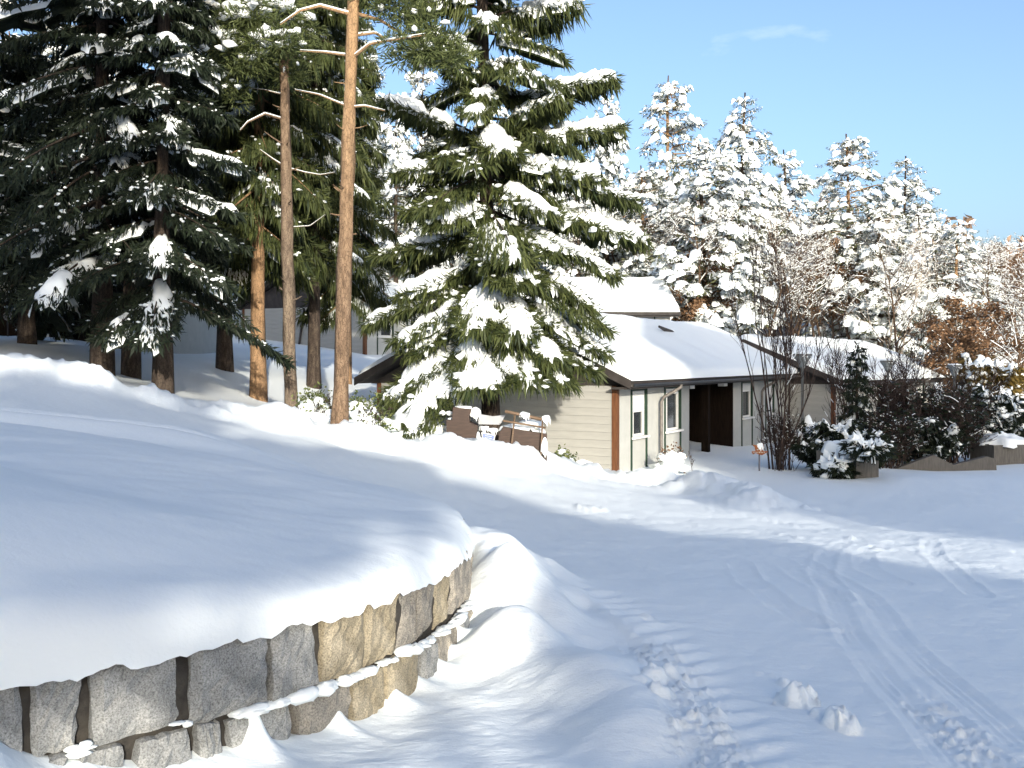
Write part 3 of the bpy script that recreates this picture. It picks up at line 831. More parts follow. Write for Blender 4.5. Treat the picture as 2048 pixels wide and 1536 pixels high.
# a wide crack in its roof snow where a roof light breaks through
o = prism('roof_light', [(0, 0), (2.9, -0.52), (2.6, -0.34), (1.4, -0.06), (0.0, 0.07)], 0, 0.05, M['dark_fascia'], h1)
def roof_pt(px, d_s, b): pass
o.location = (9.0, 2.2, 2.36 + 1.92 * ((2.2 + 0.5) / 4.1) + 0.45); o.rotation_euler = (math.radians(25), 0, 0)

fr2 = [('panel', 0.14, 1.2), ('window', 1.2, 2.2, 1.0, 2.1, 0.4), ('panel', 2.23, 4.4), ('porch', 4.5, 8.0), ('panel', 8.03, 9.0), ('window', 9.0, 10.0, 1.0, 2.1, 0.4), ('panel', 10.03, 11.4)]
h2 = house((X(1668, 40), 40, -1.65), math.pi / 2 - math.radians(40), 11.5, 7.2, 2.32, 1.62, 'house in full shade behind the bare shrubs, dark gable beside the cream house', fr2, snow_t=0.28, board=0.24, seed=2)
fr4 = [('panel', 0.14, 0.95), ('window', 0.95, 2.2, 1.0, 2.15, 0.5), ('panel', 2.23, 3.4), ('window', 3.4, 4.6, 1.0, 2.15, 0.2), ('panel', 4.63, 5.6), ('porch', 5.62, 9.5), ('panel', 9.53, 13.9)]
h4 = house((X(730, 47), 47, 1.68), ang_rz(2150), 14.0, 7.2, 2.36, 1.9, 'pale house up the slope behind the two bare pine trunks', fr4, seed=3)
tube('downpipe', [[-0.07, 3.4, 2.3], [-0.07, 3.85, -0.2]], [0.05, 0.05], M['dark_fascia'], h4, 8)  # dark slanting tube up the gable wall
fr3 = [('panel', 0.14, 3.0), ('brown', 3.03, 5.0), ('panel', 5.03, 6.4), ('window', 6.4, 7.5, 1.0, 2.1, 0.4), ('panel', 7.53, 8.4), ('window', 8.4, 9.6, 1.0, 2.1, 0.4), ('panel', 9.63, 10.0)]
h3 = house((X(1088, 51), 51, 1.42), math.radians(2), 6.2 + 0.0, 7.0, 2.36, 1.75, 'snow roofed house showing only its eaves above the cream house', [('panel', 0.14, 1.5), ('brown', 1.53, 3.6), ('panel', 3.63, 4.5), ('window', 4.5, 5.4, 1.0, 2.1, 0.4), ('panel', 5.43, 6.1)], gable='plain', snow_t=0.4, seed=4)
h5 = house((X(668, 70), 70, 6.4), math.radians(4), 8.0, 7.0, 2.36, 1.7, 'small distant house with a brown wall highest up the slope', [('brown', 0.14, 3.0), ('panel', 3.03, 3.4), ('window', 3.4, 4.4, 1.0, 2.1, 0.4), ('panel', 4.43, 7.9)], gable='plain', seed=5)
h6 = house((X(-260, 31), 31, 2.05), math.radians(-4), 8.2, 7.0, 2.4, 1.9, 'dark shaded house at the left edge with a white block pillar', [('brown', 0.14, 1.0), ('porch', 1.05, 5.05), ('panel', 5.06, 5.46), ('porch', 5.48, 8.0)], seed=6)

# ------------------------------------------------------------------ trees
def put(proto, name, x, y, sxy, sz, rot, label, group, cat='tree', z=None):
    o = copy_tree(proto)
    o.name = name
    o.location = (x, y, gz(x, y) - 0.1 if z is None else z); o.scale = (sxy, sxy, sz); o.rotation_euler = (0, 0, rot)
    o['label'] = label; o['group'] = group; o['category'] = cat
    return o

ICO_V = None
def ico():
    global ICO_V, ICO_F
    if ICO_V is None:
        t = (1 + 5 ** 0.5) / 2
        v = np.array([[-1, t, 0], [1, t, 0], [-1, -t, 0], [1, -t, 0], [0, -1, t], [0, 1, t], [0, -1, -t], [0, 1, -t], [t, 0, -1], [t, 0, 1], [-t, 0, -1], [-t, 0, 1]], float)
        ICO_V = v / np.linalg.norm(v[0])
        ICO_F = np.array([[0, 11, 5], [0, 5, 1], [0, 1, 7], [0, 7, 10], [0, 10, 11], [1, 5, 9], [5, 11, 4], [11, 10, 2], [10, 7, 6], [7, 1, 8], [3, 9, 4], [3, 4, 2], [3, 2, 6], [3, 6, 8], [3, 8, 9], [4, 9, 5], [2, 4, 11], [6, 2, 10], [8, 6, 7], [9, 8, 1]])
    return ICO_V, ICO_F

def blobs(acc, c, s, rg):
    """c (n,3) centres, s (n,3) half sizes"""
    if len(c) == 0: return
    v, f = ico()
    n = len(c)
    vv = v[None] * s[:, None, :] * (1 + 0.22 * rg.standard_normal((n, 12, 1))) + c[:, None, :]
    ff = f[None] + (np.arange(n) * 12)[:, None, None]
    acc.add(vv.reshape(-1, 3), ff.reshape(-1, 3))

def strips(acc, base, d, ln, wd, rg, tone):
    """n narrow diamond blades"""
    n = len(base)
    if n == 0: return
    r = rg.standard_normal((n, 3)); s = np.cross(d, r); s /= np.linalg.norm(s, axis=1, keepdims=True) + 1e-9
    m_ = base + d * (ln * 0.45)[:, None]
    k = s * wd[:, None]
    tip = base + d * ln[:, None]
    v = np.stack([base, m_ + k, tip, m_ - k], 1).reshape(-1, 3)
    f = np.arange(4 * n).reshape(n, 4)
    acc.add(v, f, np.repeat(tone, 4))

def unit(v):
    return v / (np.linalg.norm(v, axis=-1, keepdims=True) + 1e-9)

def frond(an, as_, ab, rg, P0, tip, arch, width, ntw, twl, snow, nblob=6, hang=0.8, thick=0.10, bw=0.13, t0=0.2, res=(16, 8), rad=0.03, bs=1.0, fq=1.0):
    P0 = np.asarray(P0, float); tip = np.asarray(tip, float)
    Lh = np.hypot(*(tip - P0)[:2]) + 1e-6
    fwd = np.array([(tip - P0)[0] / Lh, (tip - P0)[1] / Lh, 0]); lat = np.array([-fwd[1], fwd[0], 0])
    mid = (P0 + tip) / 2 + np.array([0, 0, arch])
    def A(t):
        t = np.asarray(t)[..., None]
        return (1 - t) ** 2 * P0 + 2 * t * (1 - t) * mid + t * t * tip
    wob = rg.uniform(0, 100)
    def Wp(t): return width * np.clip(t, 0, 1) ** 0.45 * np.clip(1.03 - t, 0, 1) ** 0.42 * 1.45
    drop = rg.uniform(0.25, 0.5)
    def surf(t, q):
        w_ = Wp(t)
        return A(t) + lat * (q * w_)[..., None] + fwd * (np.abs(q) * w_ * 0.35)[..., None] - np.array([0, 0, 1.0]) * (drop * np.abs(q) ** 1.6 * w_)[..., None]
    # limb
    if rad > 0:
        tt = np.linspace(0, 0.95, 6)
        v, f = tube_np(A(tt), rad * (1.05 - tt), 4, cap=False)
        ab.add(v, f)
    # needles
    t = rg.uniform(0.10, 1.0, ntw) ** 0.85; q = rg.uniform(-1, 1, ntw)
    b = surf(t, q) + rg.normal(0, 0.02, (ntw, 3))
    d = unit(np.array([0, 0, -hang]) + lat * (np.sign(q) * 0.35 * np.abs(q))[:, None] + fwd * rg.uniform(0.1, 0.7, ntw)[:, None] + rg.normal(0, 0.32, (ntw, 3)))
    ln_ = twl * rg.uniform(0.45, 1.35, ntw)
    strips(an, b, d, ln_, ln_ * bw * rg.uniform(0.7, 1.3, ntw), rg, np.clip(rg.normal(0.45, 0.25, ntw), 0, 1))
    # needles poking up and outwards at the rim
    ne = ntw // 4
    t = rg.uniform(0.25, 1.0, ne); q = np.sign(rg.uniform(-1, 1, ne)) * rg.uniform(0.8, 1.12, ne)
    b = surf(t, q)
    d = unit(lat * np.sign(q)[:, None] * 0.6 + fwd * 0.8 + rg.normal(0, 0.35, (ne, 3)))
    ln_ = twl * rg.uniform(0.4, 0.9, ne)
    strips(an, b, d, ln_, ln_ * bw, rg, np.clip(rg.normal(0.5, 0.25, ne), 0, 1))
    # snow pad
    if snow > 0.05:
        nu, nv = res
        tu = np.linspace(t0, 1.0, nu); qv = np.linspace(-1, 1, nv)
        T, Q = np.meshgrid(tu, qv, indexing='ij')
        lobeR = 0.74 + 0.95 * fbm(tu * Lh * 4.6 * fq + wob, tu * 0 + 1.5, 3, 3); lobeL = 0.74 + 0.95 * fbm(tu * Lh * 4.6 * fq + wob, tu * 0 + 7.5, 3, 6)
        lobe = np.where(Q > 0, lobeR[:, None], lobeL[:, None]) * (0.55 + 0.5 * snow)
        Qs = np.clip(Q * np.clip(lobe, 0.2, 1.15), -1.12, 1.12)
        p = surf(T, Qs)
        prof = (1 - np.abs(Q) ** 2.6)
        endp = np.sqrt(np.clip(np.minimum((T - t0) / 0.12, (1.0 - T) / 0.08 + 0.1), 0, 1))
        cov = fbm(T * Lh * 3.4 * fq + wob, Qs * Wp(T) * 4.5 * fq + 3, 3, 8, 0.6)
        th = thick * (0.8 + 1.6 * fbm(T * Lh * 2.6 * fq + wob, Qs * Wp(T) * 3.4 * fq, 3, 9)) * prof * endp * (0.5 + 0.6 * snow)
        hole = sm(0.22 - 0.60 * (1 - snow) , 0.36 - 0.60 * (1 - snow), cov)
        th = th - hole * 0.16 - 0.05 * (1 - prof) + 0.03 * prof
        p[..., 2] += th
        p[:, [0, -1], 2] -= 0.05
        idx = np.arange(nu * nv).reshape(nu, nv)
        f = np.stack([idx[:-1, :-1], idx[1:, :-1], idx[1:, 1:], idx[:-1, 1:]], -1).reshape(-1, 4)
        as_.add(p.reshape(-1, 3), f)
        pu = p.copy(); pu[..., 2] -= 0.035 + 0.3 * thick * prof
        pu[..., :2] = p[..., :2] * 0.96 + p[:, nv // 2: nv // 2 + 1, :2] * 0.04
        an.add(pu.reshape(-1, 3), f[:, ::-1], rg.uniform(0.05, 0.35, nu * nv))
        # lumps on the pad and lobes running down the twigs
        nb_ = int(nblob * (0.5 + snow))
    else:
        nb_ = int(nblob * 0.5)
    if nb_ > 0:
        t = rg.uniform(0.2, 1.0, nb_); q = rg.uniform(-1.1, 1.1, nb_)
        c = surf(t, q) + np.array([0, 0, 0.015])
        s_ = np.stack([rg.uniform(0.7, 1.6, nb_), rg.uniform(0.7, 1.6, nb_), rg.uniform(0.4, 0.9, nb_)], -1) * (bs * thick * rg.uniform(0.25, 0.8, nb_))[:, None]
        c[:, 2] -= np.abs(q) * 0.04
        blobs(as_, c, s_, rg)

def finish_tree(name, loc, trunk_me, an, as_, ab, bark, needle, label, group=None, cat='tree', kind_snow=True):
    r = empty(name, loc)
    tag(r, label, cat, group)
    t = link('trunk', trunk_me, bark, r)
    if ab is not None and ab.n: 
        o = link('limbs', ab.mesh('limbs'), bark, r); o['kind'] = 'stuff'
    if an.n: link('crown', an.mesh('crown', smooth=False), needle, r)
    if as_.n:
        o = link('snow_load', as_.mesh('snow_load'), M['snow_tree'], r); o['kind'] = 'stuff'
    return r

def trunk_mesh(H, r0, r1, lean=(0, 0), wob=0.05, n=10, seg=14, seed=0, flare=1.35):
    rg = np.random.default_rng(seed)
    t = np.linspace(0, 1, seg)
    p = np.stack([lean[0] * t + wob * np.sin(t * 5 + seed) * t, lean[1] * t + wob * np.cos(t * 4 + seed) * t, t * (H + 0.6) - 0.6], -1)
    r = r0 + (r1 - r0) * t
    r[0] *= flare; r[1] *= 1 + (flare - 1) * 0.35
    v, f = tube_np(p, r, n)
    v[:, :2] += 0.02 * r0 / 0.2 * rg.standard_normal((len(v), 2))
    return raw_mesh('trunk', v, f), p

def conifer(name, loc, H, base, R, nb, label, group=None, seed=1, snow=0.8, ntw=140, twl=0.28, needle='needle', bark='bark_spruce', r0=0.18, thick=0.10, nblob=7,
            hang=0.8, powr=0.8, irr=0.25, res=(10, 6), lean=(0, 0), droop=0.35, width=0.34, extra=(), bw=0.13, snow_var=0.3, top_up=0.25, rnd=(0.75, 1.15), wild=0.10, t0r=(0.05, 0.35), bs=1.0, top_less=0.0):
    rg = np.random.default_rng(seed)
    an, as_, ab = Acc(), Acc(), Acc()
    tm, tp = trunk_mesh(H, r0, 0.02, lean, 0.05, seed=seed)
    g = rg.uniform(0, 6.28)
    for i in range(nb):
        u = ((i + rg.uniform(0, 1)) / nb) ** 0.85
        h = base + (H * 0.985 - base) * u
        az = g + i * 2.39996 + rg.normal(0, 0.25)
        lob = 1 + irr * (vn(math.cos(az) * 1.3 + seed, u * 4 + math.sin(az) * 1.3, seed) * 2.2)
        L = (R * (1 - u) ** powr * max(0.35, lob) * rg.uniform(*rnd) + 0.12 + 0.02 * R)
        cx = lean[0] * h / H; cy = lean[1] * h / H
        P0 = np.array([cx, cy, h])
        dz = L * (top_up * u ** 2 - droop * (1 - u) - 0.05 + rg.normal(0, wild))
        tip = P0 + np.array([L * math.cos(az), L * math.sin(az), dz])
        frond(an, as_, ab, rg, P0, tip, L * rg.uniform(0.02, 0.16), max(0.16, width * L * rg.uniform(0.8, 1.25)), max(14, int(ntw * (0.35 + 0.65 * min(1.2, L / R)))), twl * (0.6 + 0.4 * min(1, L / R)), np.clip(snow + rg.normal(0, snow_var) - top_less * max(0.0, u - 0.75) * 4, 0, 1),
              nblob, hang, thick, bw, rg.uniform(*t0r), res, 0.012 + 0.012 * L, bs, 0.6)
    for e in extra:
        frond(an, as_, ab, rg, **e)
    # leader
    n = 40
    b = np.stack([rg.normal(lean[0], 0.03, n), rg.normal(lean[1], 0.03, n), rg.uniform(H - 0.7, H + 0.05, n)], -1)
    strips(an, b, unit(rg.normal(0, 0.5, (n, 3)) + np.array([0, 0, 0.5])), np.full(n, 0.2), np.full(n, 0.02), rg, rg.random(n))
    return finish_tree(name, loc, tm, an, as_, ab, M[bark], M[needle], label, group)

# ---- the tall spruce in front of the cream house
HD = 23.6
hx = X(988, HD); hz0 = gz(hx, HD)
def loc_h(px, py, d):
    p = W(px, py, d); return p - np.array([hx, HD, hz0])
HB = [  # row on the trunk, tip column, tip row, towards the camera (m), snow, width factor
    (40, 1160, -6, 0.3, 0.45, 0.30), (70, 1120, 30, -0.6, 0.3, 0.28), (20, 830, -20, 0.2, 0.35, 0.3), (90, 850, 60, 0.6, 0.35, 0.3), (130, 1050, 120, 0.9, 0.5, 0.35),
    (215, 1228, 150, 0.5, 0.95, 0.26), (285, 1240, 245, 0.1, 0.9, 0.3), (270, 1120, 190, 1.2, 0.9, 0.32), (180, 965, 190, 1.1, 0.95, 0.42), (150, 900, 130, 0.5, 0.8, 0.36),
    (280, 768, 196, 0.5, 0.95, 0.25), (250, 1012, 300, 1.5, 1.0, 0.4), (330, 1268, 398, 0.5, 1.0, 0.30), (310, 1200, 350, 0.9, 1.0, 0.3), (340, 790, 335, 0.4, 0.85, 0.30),
    (400, 1284, 470, 0.4, 1.0, 0.3), (420, 1222, 545, 0.9, 1.0, 0.3), (400, 875, 440, 1.5, 0.95, 0.36), (430, 1000, 520, 1.9, 0.9, 0.32), (380, 810, 420, 0.1, 0.4, 0.33),
    (500, 1050, 560, 2.0, 1.0, 0.36), (520, 800, 585, 0.6, 0.95, 0.30), (480, 1180, 610, 0.7, 0.8, 0.32), (560, 735, 640, 0.4, 0.95, 0.26), (540, 955, 655, 2.2, 0.9, 0.3),
    (560, 1035, 665, 2.2, 0.85, 0.3), (570, 1205, 700, 0.8, 1.0, 0.3), (620, 1150, 640, -0.3, 0.7, 0.3), (640, 780, 790, 1.2, 1.0, 0.33), (650, 805, 850, 2.1, 1.0, 0.34),
    (630, 960, 775, 2.4, 1.0, 0.32), (620, 1190, 738, 0.9, 0.35, 0.27), (625, 1130, 765, 1.5, 0.45, 0.28), (620, 1060, 762, 2.2, 0.7, 0.28), (600, 820, 700, 0.9, 0.6, 0.32), (610, 1110, 720, 1.7, 0.7, 0.3),
    (660, 880, 800, 1.6, 0.8, 0.3), (470, 760, 500, -0.4, 0.5, 0.32), (300, 880, 310, 0.9, 0.5, 0.36), (360, 1100, 420, 1.2, 0.8, 0.34), (450, 1110, 500, 1.3, 0.8, 0.34),
]
ex = []
for (ty, px, py, yc, sn, wf) in HB:
    tx = 988 - 22 * (830 - ty) / 830
    P0 = loc_h(tx, ty, HD); tip = loc_h(px, py, HD - yc)
    L = np.linalg.norm(tip - P0)
    top = py < 110
    ex.append(dict(P0=P0, tip=tip, arch=0.07 * L, width=0.88 * wf * L, ntw=int((400 if top else 1250) * (0.5 + 0.25 * L)), twl=0.50 if top else 0.33, snow=sn, nblob=22, hang=1.7 if top else 1.25, thick=0.13, bw=0.035 if top else 0.052, t0=0.3, res=(34, 15), rad=0.035))
conifer('spruce_tree', (hx, HD, hz0), 22, 2.9, 2.2, 84, 'tall spruce with thick snow pads standing before the cream house gable', seed=5, snow=0.16, ntw=800, twl=0.32, r0=0.20, thick=0.12, nblob=12,
        lean=(X(935, HD) - X(988, HD), 0), extra=ex, res=(18, 9), width=0.33, hang=1.2, droop=0.5, bw=0.058, powr=0.7)

# ---- dark shaded spruces on the left
LG = 'dark spruces in shade on the left'
LEFT = {}
for k, (px, d, H, base, R, nb, lab, sd) in enumerate([
    (205, 22.0, 19, 2.4, 2.6, 110, 'dark spruce with the thickest trunk, leftmost of the three shaded trunks', 27),
    (262, 23.0, 17, 2.2, 2.2, 90, 'slim dark spruce between two thicker shaded spruce trunks', 22),
    (325, 21.5, 17, 1.7, 1.75, 120, 'dark spruce whose snowy skirt hangs nearly to the ground, beside the lit pines', 23),
    (55, 26.0, 7.6, 1.6, 2.0, 70, 'small dark spruce drooping before the dark house at the left edge', 24),
    (-60, 24.0, 19, 2.5, 2.9, 110, 'dark spruce cut by the left edge of the picture', 25)]):
    x = X(px, d)
    if k in (1, 4):
        src = LEFT[0 if k == 1 else 2]
        c_ = put(src, 'spruce_tree', x, d, R / (2.6 if k == 1 else 1.75), H / (19 if k == 1 else 17), 2.2 + k, lab, LG, z=gz(x, d))
        continue
    LEFT[k] = conifer('spruce_tree', (x, d, gz(x, d)), H, base, R, nb, lab, LG, seed=sd, snow=0.15, ntw=560, twl=0.25, needle='needle_shade_dark', bark='bark_spruce', r0=0.20 if k != 1 else 0.14, thick=0.085, nblob=30, bs=0.75, width=0.33, hang=1.0, droop=0.5, res=(18, 10), powr=0.7 if k != 2 else 0.95, bw=0.09, snow_var=0.36)

# ---- olive spruces hanging like curtains behind the pines
CG = 'olive spruces with hanging twigs behind the pines'
CUR = {}
for k, (px, d, H, base, R, nb, lab, sd, bk) in enumerate([
    (517, 27.0, 17, 3.9, 1.75, 110, 'olive spruce with a sunlit orange lower trunk beside the grey pine', 36, 'bark_orange'),
    (628, 31.0, 19, 3.9, 1.9, 120, 'olive curtain-like spruce filling the gap between the two bare pine trunks', 32, 'bark_spruce'),
    (694, 33.0, 15, 2.8, 1.35, 90, 'spruce half hidden behind the nearest pine, its snowy boughs reaching right', 33, 'bark_spruce'),
    (450, 30.0, 18, 4.3, 2.0, 100, 'olive spruce behind the dark spruces, left of the orange trunk', 34, 'bark_spruce')]):
    x = X(px, d)
    if k >= 2:
        put(CUR[k - 2 if k == 3 else 0], 'spruce_tree', x, d, R / (1.9 if k == 3 else 1.75), H / (19 if k == 3 else 17), 1.1 + k, lab, CG, z=gz(x, d) - (0.9 if k == 2 else 0))
        continue
    CUR[k] = conifer('spruce_tree', (x, d, gz(x, d)), H, base, R, nb, lab, CG, seed=sd, snow=0.14, ntw=480, twl=0.45, needle='needle', bark=bk, r0=0.20, thick=0.09, nblob=12, width=0.36, hang=2.2, droop=0.6, res=(12, 7), powr=0.5, bw=0.05, snow_var=0.25)

# ---- the two pines with bare trunks
def tuft(an, as_, rg, c, r, n, ln, snow):
    d = unit(rg.normal(0, 1, (n, 3)) + np.array([0, 0, 0.25]))
    b = c + d * (r * rg.uniform(0.2, 1.0, n) ** 0.6)[:, None] * np.array([1.2, 1.2, 0.62])
    dd = unit(d + rg.normal(0, 0.5, (n, 3)))
    l_ = ln * rg.uniform(0.6, 1.3, n)
    strips(an, b, dd, l_, l_ * 0.07, rg, np.clip(rg.normal(0.5, 0.25, n), 0, 1))
    if snow > 0:
        m_ = max(1, int(5 * snow * rg.uniform(0.6, 1.4)))
        cc = c + np.stack([rg.normal(0, r * 0.5, m_), rg.normal(0, r * 0.5, m_), r * (0.45 + 0.15 * rg.standard_normal(m_))], -1)
        blobs(as_, cc, np.abs(rg.normal(1, 0.25, (m_, 3))) * np.array([0.42, 0.42, 0.26]) * r * (0.5 + 0.5 * snow), rg)

def scots_pine(px0, py0, d, px1, py1, H, r0, bark, label, limbs, crowns, seed):
    rg = np.random.default_rng(seed)
    x0 = X(px0, d); z0 = gz(x0, d)
    top = W(px1, py1, d) - np.array([x0, d, z0])
    lean = (top[0] * H / top[2], 0)
    tm, tp = trunk_mesh(H, r0, r0 * 0.5, lean, 0.03, n=14, seg=24, seed=seed, flare=1.2)
    an, as_, ab = Acc(), Acc(), Acc()
    r = empty('pine_tree', (x0, d, z0)); tag(r, label, 'tree', 'pines with tall bare trunks')
    link('trunk', tm, bark, r)
    for (ty, pts, rad, snowy) in limbs:
        fx = (ty - py0) / (py1 - py0)
        P0 = np.array([top[0] * fx, 0, EYE - (ty - HZ) / F * d - z0])
        path = [P0] + [W(a, b, d + c) - np.array([x0, d, z0]) for a, b, c in pts]
        path = np.array(path)
        # smooth
        t_ = np.linspace(0, len(path) - 1, 4 * len(path)); k = np.clip(t_.astype(int), 0, len(path) - 2); fr = (t_ - k)[:, None]
        fr = fr * fr * (3 - 2 * fr) * 0.35 + fr * 0.65
        pp = path[k] * (1 - fr) + path[k + 1] * fr
        rr = 0.8 * rad * np.linspace(1, 0.2, len(pp))
        v, f = tube_np(pp, rr, 6)
        l = link('limb', raw_mesh('limb', v, f), bark, r)
        if snowy:
            v, f = tube_np(pp + np.array([0, 0, rad * 0.8]), rr * 0.75, 5)
            as_.add(v, f)
    for q in range(12):
        hh = rg.uniform(2.0, 8.5); az = rg.uniform(0, 6.28); l_ = rg.uniform(0.08, 0.22)
        c0 = np.array([lean[0] * hh / H, 0, hh]); dv = np.array([math.cos(az), math.sin(az), rg.uniform(-0.1, 0.5)])
        v, f = tube_np(np.array([c0, c0 + dv * (r0 * 0.8 + l_ * 0.5), c0 + dv * (r0 * 0.8 + l_) + np.array([0, 0, 0.02])]), np.array([0.022, 0.016, 0.008]), 5)
        link('stub', raw_mesh('stub', v, f), bark, r)
    for (a, b, dd, rad, n, sn) in crowns:
        c0 = W(a, b, d + dd) - np.array([x0, d, z0])
        for q in range(n):
            c = c0 + np.clip(rg.normal(0, 0.5, 3), -1, 1) * np.array([1.0, 1.0, 0.55]) * rad
            tuft(an, as_, rg, c, rg.uniform(0.24, 0.44), 170, 0.17, sn * rg.uniform(0.2, 1.3))
    link('crown', an.mesh('crown', False), M['needle_pine'], r)
    if as_.n:
        o = link('snow_load', as_.mesh('snow_load'), M['snow_tree'], r); o['kind'] = 'stuff'
    return r

scots_pine(678, 857, 19.5, 706, 0, 15, 0.150, M['bark_pine'], 'nearest pine with the long bare orange-brown trunk right of the grey one',
    [(30, [(640, 12, -0.2), (600, 22, -0.3), (560, 50, -0.4)], 0.045, True), (25, [(760, 40, 0.2), (800, 65, 0.4), (850, 90, 0.5)], 0.05, False), (72, [(750, 66, 0.3), (790, 90, 0.6)], 0.04, True), (112, [(650, 105, 0.2), (600, 102, 0.4)], 0.035, True),
     (118, [(740, 88, -0.3), (800, 78, -0.5), (850, 70, -0.6)], 0.042, True), (215, [(640, 190, 0.2), (590, 180, 0.5)], 0.025, True), (215, [(730, 212, -0.2), (770, 222, -0.2)], 0.028, True), (265, [(690, 262, -0.1), (672, 248, -0.2)], 0.022, False), (258, [(720, 255, 0.1), (735, 250, 0.1)], 0.018, False), (168, [(680, 166, -0.1), (668, 164, -0.1)], 0.02, False), (335, [(700, 318, 0, )], 0.016, False)],
    [(800, 20, 0.2, 0.55, 7, 0.1), (860, 85, 0.3, 0.5, 9, 0.15), (880, 110, 0.2, 0.45, 8, 0.1), (830, 100, -0.3, 0.35, 6, 0.3), (760, -10, 0.2, 0.6, 8, 0.2), (700, -60, 0, 1.2, 16, 0.2), (640, -50, 0.2, 0.8, 8, 0.2)], 41)
scots_pine(584, 830, 24.0, 566, 100, 13.5, 0.150, M['bark_pine_grey'], 'slender grey-brown pine standing left of the nearest pine',
    [(240, [(530, 228, -0.2), (495, 245, -0.4), (480, 262, -0.4)], 0.04, True), (292, [(545, 275, -0.3), (528, 262, -0.4)], 0.035, False), (335, [(545, 318, 0.2), (520, 300, 0.3)], 0.028, True), (335, [(610, 345, 0.2), (640, 350, 0.3), (672, 345, 0.4)], 0.022, True), (128, [(580, 120, 0), (592, 112, 0)], 0.025, False), (455, [(620, 452, 0.3), (650, 430, 0.5)], 0.016, True), (190, [(530, 180, 0.3), (495, 176, 0.5)], 0.02, True)],
    [(490, 40, -0.4, 0.75, 22, 0.9), (545, 20, -0.2, 0.7, 20, 0.7), (470, 95, -0.3, 0.55, 16, 0.9), (540, 90, -0.5, 0.65, 20, 0.8), (500, 130, -0.4, 0.45, 10, 0.8), (560, 150, 0.2, 0.35, 6, 0.3), (590, 50, 0.3, 0.5, 8, 0.5), (570, -40, 0, 1.2, 16, 0.7), (520, 110, 0.2, 0.5, 8, 0.3), (455, 180, 0, 0.35, 6, 0.6)], 42)

# ------------------------------------------------------------------ wooded slope: snow-laden conifers
WG = 'snow laden conifers on the wooded slope'
def snow_domes(acc, c, r, h, out, rg, ni=4, nj=8):
    """ragged caps: c (n,3) centres, r radii, h heights, out (n,3) horizontal directions in which they sag"""
    n = len(c)
    u = np.linspace(0, 1, ni); t = np.linspace(0, 2 * np.pi, nj + 1)[:-1]
    U, T = np.meshgrid(u, t, indexing='ij')
    k = 1 + 0.30 * rg.standard_normal((n, 1, nj)) * U[None]
    x = r[:, None, None] * U * np.cos(T) * k; y = r[:, None, None] * U * np.sin(T) * k
    z = h[:, None, None] * np.sqrt(np.clip(1 - U ** 2.2, 0, 1)) * (1 + 0.25 * rg.standard_normal((n, ni, nj)) * (U > 0.1))
    z = z - (0.25 * r[:, None, None] + 0.35 * r[:, None, None] * np.abs(rg.standard_normal((n, 1, nj)))) * (U > 0.99)
    al = x * out[:, 0, None, None] + y * out[:, 1, None, None]
    z = z - 0.95 * np.clip(al, -0.2 * r[:, None, None], None)
    P = np.stack([x, y, z], -1) + c[:, None, None, :]
    i = np.arange(ni - 1)[:, None] * nj; j = np.arange(nj)[None]; q = (j + 1) % nj
    f = np.stack([i + j, i + nj + j, i + nj + q, i + q], -1).reshape(-1, 4)
    F_ = f[None] + (np.arange(n) * ni * nj)[:, None, None]
    acc.add(P.reshape(-1, 3), F_.reshape(-1, 4))

